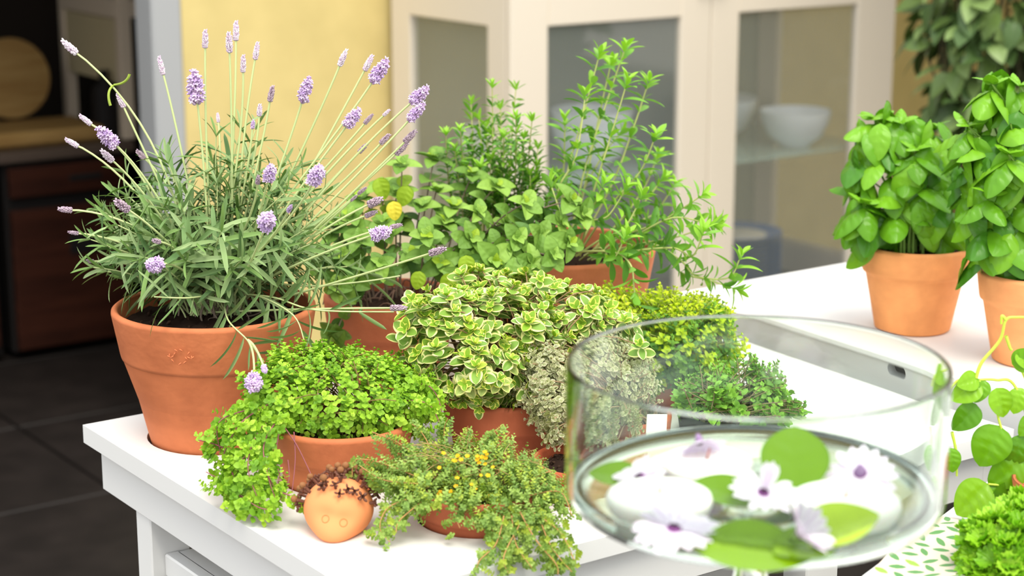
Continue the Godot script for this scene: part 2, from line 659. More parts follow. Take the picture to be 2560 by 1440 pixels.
func build_store() -> void:
	var brown := mat(rgb(58, 27, 15), 0.6, 0.3)
	brown.albedo_texture = noise_map(0.01, Color(0.7, 0.65, 0.6), Color.WHITE, 5, 256, 9)
	brown.uv1_triplanar = true
	brown.uv1_scale = Vector3(1, 6, 1)
	var black := mat(rgb(24, 21, 20), 0.7, 0.3)
	var steel := mat(rgb(196, 180, 158), 0.6, 0.4)
	var beige := mat(rgb(158, 128, 78), 0.7, 0.3)
	beige.albedo_texture = noise_map(0.01, Color(0.85, 0.8, 0.74), Color.WHITE, 5, 256, 11)
	beige.uv1_triplanar = true
	beige.uv1_scale = Vector3(1, 8, 8)
	var a := on_front(40, 860, -2.93)
	var b := on_front(342, 860, -2.93)
	var mid := (a.x + b.x) / 2
	var wide := b.x - a.x
	var o := thing("chest", "dark brown wooden drawer chest on the dark floor behind the opening", "chest", room(mid, 0, -3.2), TURN)
	boxed("carcass", Vector3(0, 0.3, 0), Vector3(wide, 0.56, 0.5), black, o, 0.004)
	boxed("chest_top", Vector3(0, 0.595, 0.01), Vector3(wide + 0.04, 0.03, 0.54), mat(rgb(74, 60, 50), 0.6), o, 0.004)
	var d1 := boxed("drawer", Vector3(0, 0.52, 0.262), Vector3(wide - 0.02, 0.085, 0.03), brown, o, 0.004)
	var d2 := boxed("drawer", Vector3(0, 0.235, 0.262), Vector3(wide - 0.02, 0.41, 0.03), brown, o, 0.004)
	boxed("handle_slot", Vector3(0.05, 0.09, 0.012), Vector3(0.12, 0.06, 0.012), black, d2, 0.005)
	boxed("handle_slot", Vector3(0.05, 0.0, 0.012), Vector3(0.1, 0.02, 0.012), black, d1, 0.005)
	var q := thing("chest", "dark brown chest with a black corner post, leftmost at the photo's edge", "chest", room(mid - wide - 0.03, 0, -3.2), TURN)
	boxed("carcass", Vector3(0, 0.3, 0), Vector3(wide, 0.56, 0.5), black, q, 0.004)
	boxed("drawer", Vector3(0, 0.3, 0.262), Vector3(wide - 0.03, 0.5, 0.03), brown, q, 0.004)
	boxed("chest_top", Vector3(0, 0.595, 0.01), Vector3(wide, 0.03, 0.54), mat(rgb(74, 60, 50), 0.6), q, 0.004)
	# boards on the chest
	var s := Shape.new()
	s.box(Vector3.ZERO, Vector3(0.44, 0.045, 0.26), 0.012)
	var f := on_front(60, 285, -3.1)
	var p := part("cutting_board", s.mesh(), beige, self)
	p.position = room(f.x - 0.02, 0.634, -3.1)
	p.rotation.y = TURN
	tag(p, "thick rectangular beige board lying on the dark chest", "cutting board")
	var e := Shape.new()
	e.lathe([Vector2(0.003, 0), Vector2(0.116, 0), Vector2(0.12, 0.005), Vector2(0.12, 0.02), Vector2(0.116, 0.026), Vector2(0.003, 0.026)], 56)
	p = part("round_board", e.mesh(), beige, self)
	var g := on_front(38, 180, -3.26)
	p.position = room(g.x - 0.02, 0.777, -3.26)
	p.rotation = Vector3(PI / 2 - 0.12, TURN, 0)
	tag(p, "round pale wooden board standing upright behind the rectangular board", "cutting board")
	# a metal shelf frame standing on the chest, beside the grey pillar
	var c := on_front(318, 300, -2.98)
	var r := thing("rack", "brown-grey metal shelf frame standing on the dark chest beside the grey pillar", "rack", room(c.x, 0.61, -2.98), TURN)
	for x in [0.0, 0.5]:
		for z in [0.0, -0.42]:
			boxed("post", Vector3(x, 0.5, z), Vector3(0.036, 1.0, 0.036), steel, r)
	boxed("side_panel", Vector3(-0.005, 0.255, -0.21), Vector3(0.012, 0.19, 0.385), mat(rgb(182, 168, 132), 0.7), r)
	for y in [0.38, 0.75]:
		boxed("beam", Vector3(-0.004, y, -0.21), Vector3(0.03, 0.055, 0.39), steel, r)
		boxed("beam", Vector3(0.25, y, 0.0), Vector3(0.47, 0.05, 0.03), steel, r)
		boxed("beam", Vector3(0.25, y, -0.42), Vector3(0.47, 0.05, 0.03), steel, r)
	var pan := Shape.new()
	pan.lathe([Vector2(0.003, 0), Vector2(0.05, 0), Vector2(0.056, 0.006), Vector2(0.056, 0.13), Vector2(0.05, 0.15), Vector2(0.02, 0.17), Vector2(0.02, 0.2), Vector2(0.003, 0.2)], 32)
	var bt := part("bottle", pan.mesh(), black, self)
	var bp := on_front(262, 250, -3.03)
	bt.position = room(bp.x, 0.611, -3.03)
	bt.scale = Vector3(0.7, 1.0, 0.7)
	tag(bt, "black bottle standing on the dark chest, left of the metal frame", "bottle")


# ---- tables

func build_tables() -> void:
	var white := mat(rgb(224, 224, 222), 0.45, 0.4)
	var o := thing("herb_table", "white table with round holes in its top that hold the terracotta herb pots", "table", room(0, 0, 0), TURN)
	herb_top = CSGBox3D.new()
	herb_top.name = "table_top"
	herb_top.size = Vector3(0.97, 0.024, 0.709)
	herb_top.material = white
	o.add_child(herb_top)
	herb_top.position = Vector3(0.485, TOP - 0.012, 0.3545)
	var y := TOP - 0.024 - 0.0315
	boxed("apron", Vector3(0.026, y, 0.3545), Vector3(0.02, 0.063, 0.677), white, o)
	boxed("apron", Vector3(0.944, y, 0.3545), Vector3(0.02, 0.063, 0.677), white, o)
	boxed("apron", Vector3(0.485, y, 0.683), Vector3(0.9, 0.063, 0.02), white, o)
	boxed("apron", Vector3(0.485, y, 0.026), Vector3(0.9, 0.063, 0.02), white, o)
	boxed("tray_board", Vector3(0.485, TRAY - 0.009, 0.3545), Vector3(0.89, 0.016, 0.63), white, o)
	for p in [[0.047, 0.13], [0.047, 0.6], [0.66, 0.665], [0.92, 0.13], [0.92, 0.6]]:
		boxed("leg", Vector3(p[0], (TOP - 0.087) / 2, p[1]), Vector3(0.054, TOP - 0.087, 0.042), white, o)
	boxed("shelf_rail", Vector3(0.047, 0.598, 0.365), Vector3(0.02, 0.03, 0.425), white, o)
	boxed("shelf_board", Vector3(0.486, 0.606, 0.365), Vector3(0.868, 0.014, 0.42), white, o)
	boxed("shelf_rail", Vector3(0.49, 0.598, 0.584), Vector3(0.8, 0.03, 0.012), white, o)
	# the basil table beside it, a little higher
	var t := thing("basil_table", "white table behind the glass bowl that carries the basil pots", "table", room(1.0, 0, 0), TURN)
	boxed("table_top", Vector3(0.46, 0.779, 0.3545), Vector3(0.92, 0.012, 0.72), white, t, 0.003)
	var side := CSGBox3D.new()
	side.name = "side_panel"
	side.size = Vector3(0.018, 0.16, 0.69)
	side.material = white
	t.add_child(side)
	side.position = Vector3(0.015, 0.692, 0.3545)
	var slot := CSGBox3D.new()
	slot.name = "handle_slot"
	slot.size = Vector3(0.1, 0.015, 0.026)
	slot.operation = CSGShape3D.OPERATION_SUBTRACTION
	side.add_child(slot)
	var sp := in_room(on_level(2150, 966, 0.765))
	slot.position = Vector3(0, 0.765 - 0.692, sp.z - 0.3545)
	for e in [-0.013, 0.013]:
		var round_end := CSGCylinder3D.new()
		round_end.name = "slot_end"
		round_end.radius = 0.0075
		round_end.height = 0.1
		round_end.sides = 24
		round_end.operation = CSGShape3D.OPERATION_SUBTRACTION
		side.add_child(round_end, true)
		round_end.position = slot.position + Vector3(0, 0, e)
		round_end.rotation.z = PI / 2
	boxed("apron", Vector3(0.46, 0.732, 0.03), Vector3(0.86, 0.082, 0.018), white, t)
	boxed("apron", Vector3(0.46, 0.732, 0.68), Vector3(0.86, 0.082, 0.018), white, t)
	boxed("apron", Vector3(0.9, 0.732, 0.3545), Vector3(0.018, 0.082, 0.63), white, t)
	for p in [[0.05, 0.06], [0.05, 0.65], [0.87, 0.06], [0.87, 0.65]]:
		boxed("leg", Vector3(p[0], 0.346, p[1]), Vector3(0.05, 0.692, 0.05), white, t)
	# the front table: its left edge runs away from the viewer
	var f := thing("front_table", "white table in the right foreground under the glass bowl and cloth", "table", Vector3(0.72, 0, -2.38), 0.0)
	f.rotation.y = -0.599
	boxed("table_top", Vector3(0.35, TOP - 0.012, 0.64), Vector3(0.7, 0.024, 1.28), white, f, 0.003)
	for p in [[0.09, 0.09], [0.6, 0.09], [0.09, 1.18], [0.6, 1.18]]:
		boxed("leg", Vector3(p[0], (TOP - 0.024) / 2, p[1]), Vector3(0.05, TOP - 0.024, 0.05), white, f)


# ---- herbs on the white table

func potted(called: String, label: String, x: float, far: float, r: float, above: float, band: float, r0: float, color: Color, fill := 0.02, soiled := true) -> Node3D:
	var o := thing(called, label, "potted herb", Vector3(x, TRAY, -far))
	var high := above + TOP - TRAY
	pot(o, high, r, r0, band, clay(color, int(x * 1000)), soil_mat, fill, 0.0095, soiled)
	var rb := lerpf(r0, r, (high - band) / high) - r * 0.02
	hole(o.position, lerpf(r0, rb, clampf((TOP - TRAY) / (high - band), 0.0, 1.0)) + 0.0035)
	return o

var soil_mat := mat(Color(0.17, 0.12, 0.095), 0.95, 0.2)

func flower_head(kind: int, sd: int) -> ArrayMesh:   # 0 bud, 1 open, 2 dry; 22 mm long, along +z
	var g := RandomNumberGenerator.new()
	g.seed = 100 + sd
	var s := Shape.new()
	var rings := 10
	for k in rings:
		var t := float(k) / (rings - 1)
		var r: float = 0.0046 * (0.28 + 0.95 * sin(PI * (0.16 + 0.76 * t)))
		var n := (9 if kind == 1 else 8) if k < rings - 2 else 3
		for j in n:
			var a := TAU * (j + 0.5 * (k % 2)) / n + g.randf_range(-0.2, 0.2)
			var out := Vector3(cos(a), sin(a), 0)
			var axis := out * (0.85 - 0.55 * t) + Vector3(0, 0, 0.85)
			var from := Vector3(0, 0, t * 0.0185) + out * (r * 0.25) + Vector3(g.randf() - 0.5, g.randf() - 0.5, g.randf() - 0.5) * (0.0016 if kind == 1 else 0.0005)
			var lush := g.randf()
			if kind == 0:
				s.tint = Color(0.66, 0.5, 0.66).lerp(Color(0.95, 0.88, 0.92), lush)
			elif kind == 1:
				s.tint = Color(0.5, 0.31, 0.57).lerp(Color(0.8, 0.62, 0.8), lush)
			else:
				s.tint = Color(0.4, 0.28, 0.38).lerp(Color(0.68, 0.55, 0.62), lush)
			s.blob(from, axis, r2f(g, 0.0036, 0.0048), 0.00115, 5)
			if kind == 1 and g.randf() < 0.8:
				var tip := from + axis.normalized() * 0.0042
				var x := axis.cross(Vector3(0.2, 0.4, 0.9)).normalized()
				var y := axis.normalized().cross(x)
				s.tint = Color(0.6, 0.42, 0.76).lerp(Color(0.92, 0.76, 0.94), g.randf())
				for q in 4:
					var b := TAU * q / 4 + g.randf()
					s.blob(tip, (x * cos(b) + y * sin(b)) + axis.normalized() * 0.5, 0.0026, 0.0008, 4)
	return s.mesh()


func r2f(g: RandomNumberGenerator, a: float, b: float) -> float:
	return g.randf_range(a, b)


func build_lavender() -> void:
	var far := 2.33
	var o := potted("potted_lavender", "large terracotta pot of flowering lavender at the table's left corner", -0.3745, far, 0.128, 0.17, 0.064, 0.0745, rgb(210, 124, 80), 0.019)
	var ground := o.position + Vector3(0, 0.207, -0.02)
	var mark := Shape.new()
	for k in 14:
		var a := TAU * k / 14
		var b := 1.75 + cos(a) * 0.11
		mark.blob(Vector3(cos(b) * 0.1265, 0.189 + sin(a) * 0.006 + 0.003 * sin(k * 5.0), sin(b) * 0.1265), Vector3(sin(a * 3.0), 0.6, 0), 0.005, 0.0011, 4)
	part("maker_stamp", mark.mesh(), clay(rgb(224, 132, 88)), o)
	var tones := [rgb(138, 164, 106), rgb(116, 148, 90), rgb(160, 184, 128), rgb(126, 160, 88), rgb(98, 134, 78)]
	var meshes := [leaf(0.054, 0.0057, 0.52, 0.35, 0.22, 8, 1, 0.0, Color(0.92, 0.92, 0.92), Color.WHITE, Color(0.8, 0.82, 0.78), 0.45), leaf(0.06, 0.006, 0.55, 0.3, 0.36, 8, 1, 0.0, Color(0.92, 0.92, 0.92), Color.WHITE, Color(0.85, 0.86, 0.8), 0.45), leaf(0.048, 0.006, 0.5, 0.4, -0.14, 8, 1, 0.0, Color(0.95, 0.95, 0.95), Color.WHITE, Color(0.82, 0.84, 0.8), 0.45)]
	var list := []
	var green := mat(rgb(196, 210, 146), 0.6)
	var wood := mat(rgb(150, 134, 118), 0.85, 0.2)
	var s := Shape.new()
	for k in 94:
		var az := r2(0, TAU)
		var el := asin(clampf(pow(r2(0.0, 1.0), 0.8), 0.2, 1.0)) * 0.98
		if sin(az) > 0.25:
			el = maxf(el, 0.42)
		var dir := Vector3(cos(az) * cos(el), sin(el), sin(az) * cos(el))
		var from := ground + Vector3(r2(-0.032, 0.032), -0.006, r2(-0.032, 0.032))
		var tip := ground + Vector3(0.0, 0.012, 0) + dir * Vector3(0.165, 0.235, 0.15) * r2(0.6, 1.04)
		var path := bezier(from, from.lerp(tip, 0.45) + Vector3(0, r2(0.01, 0.04), 0) - dir * Vector3(0.02, 0, 0.02), tip, 12)
		s.tube(path, 0.0013, 0.0007, 4)
		var spin := r2(0, TAU)
		for n in range(5, 13):
			spin += PI / 2 + r2(-0.2, 0.2)
			var along: Vector3 = (path[mini(n + 1, 12)] - path[n - 1]).normalized()
			if n < 12:
				whorl(list, path[n], along, spin, 2, r2(0.05, 0.9), lerpf(0.75, 1.0, n / 12.0), 3, [0, 1, 2, 3, 4], 0.25)
			else:
				whorl(list, path[n], along, spin, 4, 1.05, 0.6, 3, [0, 2, 3], 0.2)
	# sprays that hang over the rim, and the long ones to the right
	for q in [[[560, 745, 0.0], [570, 800, -0.10], [618, 850, -0.13], [660, 905, -0.135]], [[640, 700, 0], [760, 715, 0.0], [900, 705, 0.03], [1000, 690, 0.06]], [[610, 735, -0.02], [690, 745, -0.06], [790, 775, -0.1], [985, 780, -0.1]], [[520, 730, 0], [450, 700, -0.06], [405, 660, -0.1]], [[540, 735, -0.03], [470, 745, -0.1], [385, 742, -0.12]], [[600, 735, 0], [660, 745, -0.05], [735, 790, -0.1], [760, 850, -0.12]]]:
		var pts := []
		for p in q:
			pts.append(away(p[0], p[1], far + p[2]))
		var path := smooth_path(pts, 6)
		s.tube(path, 0.0013, 0.0009, 4)
		for n in range(3, path.size() - 3, 2):
			whorl(list, path[n], path[n + 1] - path[n], n * 1.4, 2, 0.5, 0.95, 3, [0, 1, 2], 0.3)
	var st := part("stems", s.mesh(), green, o)
	st.position = -o.position
	st.set_meta("kind", "stuff")
	# old grey wood at the foot
	var w := Shape.new()
	for k in 90:
		var a := r2(0, TAU)
		var from := Vector3(cos(a), 0, sin(a)) * r2(0.0, 0.05)
		var to := from * r2(0.4, 1.9) + Vector3(r2(-0.03, 0.03), r2(0.0, 0.075), r2(-0.03, 0.03))
		w.tint = Color.WHITE * r2(0.55, 1.3)
		w.tube(bezier(from, (from + to) / 2 + jitter(0.025) + Vector3(0, 0.012, 0), to, 6), r2(0.0006, 0.002), 0.0004, 4)
	wood.vertex_color_use_as_albedo = true
	var tangle := part("old_wood", w.mesh(), wood, o)
	tangle.position = ground - o.position
	tangle.set_meta("kind", "stuff")
	# flower heads: px, py, length in px, kind, nearer(-)/farther(+), width factor, bend
	var heads := [[174, 118, 50, 0, 0.0, 1.0, 468, 339], [302, 252, 40, 0, 0.02, 1.0, 380, 420], [214, 300, 38, 0, 0.0, 1.0, 400, 420], [270, 345, 62, 1, -0.1, 1.25, 420, 470], [268, 390, 42, 0, -0.08, 1.1, 400, 500], [180, 357, 38, 0, 0.0, 1.0, 360, 440], [403, 165, 48, 0, 0.02, 0.8, 470, 420], [489, 222, 78, 1, -0.02, 1.2, 520, 460], [513, 98, 46, 0, 0.0, 0.95, 510, 420], [573, 107, 52, 0, -0.02, 0.9, 585, 420], [590, 78, 50, 0, 0.05, 0.9, 590, 420], [641, 128, 46, 0, 0.04, 0.9, 590, 400], [608, 160, 44, 0, 0.0, 0.9, 612, 420], [678, 235, 42, 2, 0.0, 1.0, 640, 460], [649, 276, 32, 0, 0.03, 1.2, 640, 460], [763, 228, 64, 1, -0.02, 1.1, 690, 470], [857, 145, 46, 0, 0.0, 0.9, 760, 380], [921, 158, 46, 0, 0.04, 0.95, 790, 400], [948, 180, 68, 1, 0.0, 1.1, 800, 400], [880, 297, 54, 1, -0.03, 1.3, 740, 480], [921, 298, 34, 2, 0.05, 1.0, 780, 460], [1047, 240, 58, 1, 0.0, 1.2, 800, 450], [1040, 282, 58, 1, -0.03, 1.0, 820, 520], [966, 282, 24, 0, 0.04, 1.1, 800, 430], [962, 348, 36, 2, 0.03, 1.1, 800, 520], [907, 371, 32, 2, 0.05, 1.1, 760, 520], [1025, 342, 42, 2, -0.02, 1.1, 800, 560], [1003, 372, 44, 2, 0.02, 1.1, 780, 580], [352, 387, 32, 2, 0.02, 1.2, 450, 470], [164, 524, 36, 2, -0.02, 1.2, 400, 530], [305, 514, 48, 2, -0.12, 1.3, 440, 600], [184, 582, 28, 2, 0.0, 1.0, 400, 600], [223, 653, 26, 2, 0.0, 1.1, 420, 650], [388, 662, 52, 1, -0.14, 1.6, 470, 640], [391, 603, 30, 2, -0.12, 1.2, 470, 610], [674, 435, 48, 1, -0.1, 1.4, 650, 540], [645, 450, 28, 2, -0.1, 1.2, 640, 560], [790, 440, 58, 1, -0.16, 1.4, 740, 560], [667, 553, 56, 1, -0.18, 1.6, 640, 640], [724, 522, 34, 1, -0.15, 0.7, 690, 600], [905, 477, 28, 2, 0.0, 1.0, 800, 560], [885, 495, 24, 2, 0.0, 1.0, 800, 570], [937, 505, 42, 2, -0.04, 1.4, 780, 570], [927, 535, 34, 2, -0.03, 1.1, 760, 590], [950, 583, 52, 1, -0.12, 1.5, 760, 640], [990, 565, 32, 2, 0.0, 1.1, 800, 600], [1093, 628, 50, 2, -0.12, 1.0, 900, 690], [995, 770, 44, 2, -0.12, 1.0, 760, 770], [634, 958, 58, 1, -0.245, 1.5, 640, 880], [661, 922, 40, 1, -0.225, 0.8, 640, 860], [545, 295, 26, 0, 0.06, 1.0, 560, 420], [632, 312, 22, 1, 0.0, 1.1, 620, 460]]
	var forms := []
	for kind in 3:
		for v in 3:
			forms.append(flower_head(kind, kind * 10 + v))
	var bloom := mat(Color.WHITE, 0.7, 0.2)
	bloom.vertex_color_use_as_albedo = true
	bloom.backlight_enabled = true
	bloom.backlight = Color(0.6, 0.6, 0.6)
	for h in heads:
		var at := away(h[0], h[1], far + h[4])
		var foot := ground + Vector3(r2(-0.03, 0.03), 0.005, r2(-0.03, 0.03))
		var bend := away(h[6], h[7], far + h[4] * 0.6)
		if h[1] > 800:
			foot = away(620, 850, far - 0.132)
		var path := bezier(foot, bend, at, 14)
		var end: Vector3 = (path[14] - path[12]).normalized()
		var size: float = h[2] / 4777.0 * 2.4 / 0.0222
		var sh := Shape.new()
		path[14] = at - end * (0.0105 * size)
		sh.tube(path, 0.0017, 0.0013, 5)
		if h[1] < 480 and absf(h[0] - 560) < 420:
			for n in [5, 7]:
				whorl(list, path[n], path[n + 1] - path[n], r2(0, TAU), 2, r2(0.5, 0.9), r2(0.6, 0.9), 3, [0, 1, 3], 0.25)
		var stalk := part("flower_stalk", sh.mesh(), green, o)
		stalk.position = -o.position
		var f := part("flower_head", forms[h[3] * 3 + rng.randi() % 3], bloom, stalk)
		var plump: float = h[5] * (0.84 if h[3] == 1 else 1.0)
		f.transform = Transform3D(frame(end, Vector3(0.2, 0.3, 0.9)) * Basis.from_scale(Vector3(plump * size, plump * size, size)), at - end * (0.0105 * size))
	scatter(o, "leaf", list, meshes, tones, 300, 0.6, 0.5)
	# the curled pair of leaves on the long stalk at the left
	for c in [[[285, 212], [318, 210], [324, 186], 0.0], [[283, 214], [264, 228], [276, 264], 0.0]]:
		var t := Shape.new()
		t.tube(bezier(away(c[0][0], c[0][1], far), away(c[1][0], c[1][1], far - 0.01), away(c[2][0], c[2][1], far - 0.01), 8), 0.0014, 0.0018, 5)
		var l := part("curled_leaf", t.mesh(), leaf_mat(rgb(170, 190, 80)), o)
		l.position = -o.position


func build_oregano() -> void:
	var far := 2.575
	var o := potted("potted_oregano", "terracotta pot of broad-leaved oregano behind the lavender, with soft round leaves", -0.168, far, 0.094, 0.125, 0.052, 0.062, rgb(204, 118, 80), 0.016)
	var ground := o.position + Vector3(0, 0.165, 0)
	var tones := [rgb(104, 142, 54), rgb(120, 158, 64), rgb(84, 124, 48), rgb(138, 174, 72), rgb(146, 176, 42), rgb(222, 206, 66)]
	var e := Color(0.74, 0.78, 0.7)
	var rib := Color(1.4, 1.35, 1.1)
	var meshes := [leaf(0.034, 0.026, 0.4, 0.3, 0.2, 14, 5, 0.08, e, Color.WHITE, rib, 0.85), leaf(0.032, 0.024, 0.4, 0.38, 0.35, 14, 5, 0.08, e, Color.WHITE, rib, 0.85), leaf(0.03, 0.024, 0.42, 0.2, 0.12, 14, 5, 0.09, e, Color.WHITE, rib, 0.8)]
	var list := []
	var s := Shape.new()
	# sprig tips: px, py, distance
	var tips := [[1065, 590, 2.44], [952, 662, 2.42], [1195, 535, 2.5], [1312, 512, 2.5], [1425, 505, 2.52], [1290, 600, 2.44], [1005, 415, 2.6], [955, 470, 2.62], [1085, 400, 2.68], [1180, 440, 2.66], [1130, 520, 2.6], [1240, 470, 2.62], [1180, 600, 2.48], [1235, 655, 2.42], [1350, 590, 2.46], [1380, 640, 2.42], [1455, 540, 2.52], [1400, 560, 2.5], [860, 640, 2.5], [830, 560, 2.56], [880, 545, 2.56], [900, 600, 2.5], [840, 720, 2.46], [880, 700, 2.5], [990, 490, 2.6], [1030, 640, 2.5], [1100, 660, 2.46], [1160, 700, 2.44], [1110, 560, 2.58], [1260, 560, 2.52], [1330, 660, 2.42], [960, 560, 2.56], [1050, 520, 2.6], [1000, 560, 2.6], [1200, 720, 2.42], [1280, 700, 2.4], [1420, 610, 2.46], [1085, 790, 2.33], [835, 860, 2.46], [1345, 545, 2.54], [1230, 610, 2.52], [1150, 650, 2.5], [1090, 480, 2.64], [900, 500, 2.6], [800, 640, 2.52]]
	for tp in tips:
		var tip := away(tp[0], tp[1], tp[2])
		var out := tip - ground
		var from := ground + Vector3(clampf(out.x, -0.06, 0.07) * r2(0.5, 1.0), 0, clampf(out.z, -0.05, 0.06) * r2(0.5, 1.0))
		var mid := from.lerp(tip, 0.5) + Vector3(0, 0.02 + 0.2 * absf(out.x), 0)
		var path := bezier(from, mid, tip, 10)
		s.tube(path, 0.0014, 0.0009, 5)
		var spin := r2(0, TAU)
		var yell: bool = (tp[0] < 1010 and tp[1] < 520)
		var top_axis: Vector3 = ((path[10] - path[9]).normalized() + (EYE - tip).normalized() * 0.75 + Vector3.UP * 0.6).normalized()
		whorl(list, tip, top_axis, spin, 4, 0.3, r2(0.68, 0.95), 3, [0, 1, 1, 3], 0.3)
		whorl(list, tip + top_axis * 0.004, top_axis, spin + PI / 4, 4, 0.75, 0.4, 3, [3, 3, 1, 4], 0.2)
		for n in ([9, 8, 6] if tp[1] > 540 else [8]):
			spin += PI / 2
			var tg: Vector3 = ((path[n] - path[n - 1]).normalized() + (EYE - tip).normalized() * 0.45).normalized()
			whorl(list, path[n], tg, spin, 2, r2(-0.3, 0.4), r2(0.65, 0.95), 3, [0, 1, 2, 4, 4] if yell else [0, 1, 2, 0, 2, 1], 0.3)
	# pale leaves the photograph picks out
	for y in [[983, 533, 2.5, 5], [1020, 495, 2.55, 4], [945, 475, 2.56, 4], [1165, 668, 2.37, 4], [1050, 708, 2.4, 4], [1130, 715, 2.38, 4], [912, 350 + 640, 2.46, 0]]:
		list.append([Transform3D(frame(Vector3(r2(-0.5, 0.5), -0.9, 0.2), Vector3(0.1, 0.3, 1.0), r2(0.75, 0.9)), away(y[0], y[1] - 30, y[2])), 2, y[3]])
	var st := part("stems", s.mesh(), mat(rgb(122, 104, 84), 0.7), o)
	st.position = -o.position
	st.set_meta("kind", "stuff")
	scatter(o, "leaf", list, meshes, tones, 300, 0.55, 0.6)
	# dry runners over the soil
	var w := Shape.new()
	for k in 40:
		var a := Vector3(r2(-0.08, 0.08), 0, r2(-0.08, 0.08))
		w.tube(bezier(a, a + jitter(0.03) + Vector3(0, 0.02, 0), a + Vector3(r2(-0.05, 0.05), 0.004, r2(-0.03, 0.03)), 6), 0.0013, 0.0008, 4)
	var run := part("dry_runners", w.mesh(), mat(rgb(120, 92, 76), 0.85), o)
	run.position = ground - o.position
	run.set_meta("kind", "stuff")


func build_savory() -> void:
	var far := 2.68
	var o := potted("potted_savory", "big terracotta pot of tall narrow-leaved savory spilling to the right, at the back", 0.0665, far, 0.14, 0.17, 0.075, 0.085, rgb(216, 130, 88), 0.028)
	var ground := o.position + Vector3(0, 0.2, 0)
	var tones := [rgb(120, 174, 58), rgb(150, 198, 64), rgb(96, 148, 58), rgb(134, 182, 82)]
	var meshes := [leaf(0.036, 0.0105, 0.55, 0.3, 0.3, 7, 2, 0.0, Color.WHITE, Color.WHITE, Color(1.15, 1.15, 1.0)), leaf(0.032, 0.0105, 0.6, 0.3, 0.45, 7, 2, 0.0, Color.WHITE, Color.WHITE, Color(1.15, 1.15, 1.0)), leaf(0.038, 0.0115, 0.55, 0.25, 0.15, 7, 2, 0.0, Color.WHITE, Color.WHITE, Color(1.15, 1.15, 1.0))]
	var list := []
	var s := Shape.new()
	# stems as points [px, py, distance]
	var runs := [[[1405, 600, 2.66], [1415, 450, 2.66], [1455, 300, 2.66], [1495, 150, 2.66]], [[1425, 610, 2.64], [1460, 430, 2.66], [1515, 260, 2.7], [1560, 130, 2.7]], [[1430, 620, 2.7], [1465, 450, 2.72], [1500, 280, 2.74], [1525, 170, 2.74]], [[1440, 620, 2.62], [1490, 460, 2.6], [1530, 330, 2.6], [1565, 215, 2.6]], [[1440, 630, 2.68], [1530, 460, 2.7], [1580, 330, 2.7], [1618, 215, 2.7]], [[1450, 630, 2.6], [1530, 510, 2.58], [1600, 430, 2.57], [1635, 350, 2.56]], [[1460, 640, 2.66], [1540, 590, 2.66], [1600, 520, 2.68], [1650, 455, 2.68]], [[1410, 610, 2.68], [1405, 500, 2.68], [1410, 410, 2.68], [1412, 315, 2.68]], [[1400, 610, 2.6], [1395, 480, 2.58], [1440, 390, 2.58], [1462, 250, 2.6]], [[1470, 640, 2.62], [1530, 600, 2.58], [1640, 560, 2.55], [1700, 525, 2.53], [1745, 495, 2.52]], [[1470, 650, 2.62], [1570, 600, 2.56], [1680, 545, 2.52], [1770, 560, 2.5]], [[1480, 640, 2.64], [1600, 610, 2.6], [1700, 590, 2.58], [1780, 560, 2.57]], [[1480, 650, 2.6], [1570, 630, 2.54], [1680, 620, 2.5], [1730, 640, 2.48], [1755, 590, 2.47]], [[1490, 650, 2.6], [1620, 610, 2.55], [1700, 650, 2.52], [1740, 690, 2.5], [1820, 695, 2.49], [1848, 650, 2.49]], [[1500, 660, 2.6], [1640, 620, 2.56], [1700, 680, 2.53], [1770, 700, 2.52], [1830, 720, 2.52]], [[1420, 630, 2.56], [1530, 630, 2.48], [1575, 660, 2.45], [1585, 720, 2.44], [1590, 790, 2.44]], [[1400, 620, 2.62], [1440, 560, 2.58], [1480, 520, 2.56], [1505, 470, 2.55]], [[1440, 640, 2.55], [1500, 600, 2.53], [1560, 570, 2.52], [1600, 500, 2.52]], [[1430, 630, 2.7], [1440, 520, 2.72], [1500, 400, 2.74], [1545, 340, 2.75]], [[1450, 640, 2.58], [1470, 560, 2.55], [1520, 540, 2.54], [1560, 480, 2.54]], [[1470, 640, 2.7], [1560, 540, 2.72], [1610, 470, 2.74], [1640, 400, 2.75]], [[1440, 640, 2.6], [1420, 590, 2.55], [1410, 560, 2.54], [1380, 470, 2.56]], [[1450, 650, 2.6], [1500, 620, 2.52], [1530, 650, 2.47], [1560, 600, 2.46]], [[1490, 640, 2.68], [1590, 560, 2.7], [1640, 530, 2.72], [1680, 470, 2.72]]]
	for q in runs:
		var pts := []
		for p in q:
			pts.append(away(p[0], p[1], p[2]))
		var path := smooth_path(pts, 8)
		s.tube(path, 0.0017, 0.001, 5)
		var gap := 0.0
		var spin := r2(0, TAU)
		var n := path.size()
		for k in range(7, n):
			gap += path[k].distance_to(path[k - 1])
			if gap > 0.0135 or k == n - 1:
				gap = 0.0
				spin += PI / 2 + r2(-0.3, 0.3)
				var t := float(k) / n
				var along: Vector3 = path[k] - path[k - 1]
				if k == n - 1:
					whorl(list, path[k], along, spin, 4, 0.75, 0.78, 3, [1, 3], 0.2)
					whorl(list, path[k] + along.normalized() * 0.006, along, spin + 0.8, 4, 1.1, 0.6, 3, [1], 0.2)
				else:
					whorl(list, path[k], along, spin, 2, r2(0.35, 0.8), r2(0.75, 1.0), 3, [0, 0, 1, 2, 3] if t > 0.5 else [0, 2, 2], 0.25)
					if rng.randf() < 0.55:
						whorl(list, path[k], along, spin + 0.7, 2, 0.9, 0.45, 3, [1, 3], 0.3)
	var st := part("stems", s.mesh(), mat(rgb(178, 186, 110), 0.6), o)
	st.position = -o.position
	st.set_meta("kind", "stuff")
	scatter(o, "leaf", list, meshes, tones, 300, 0.5, 0.8)
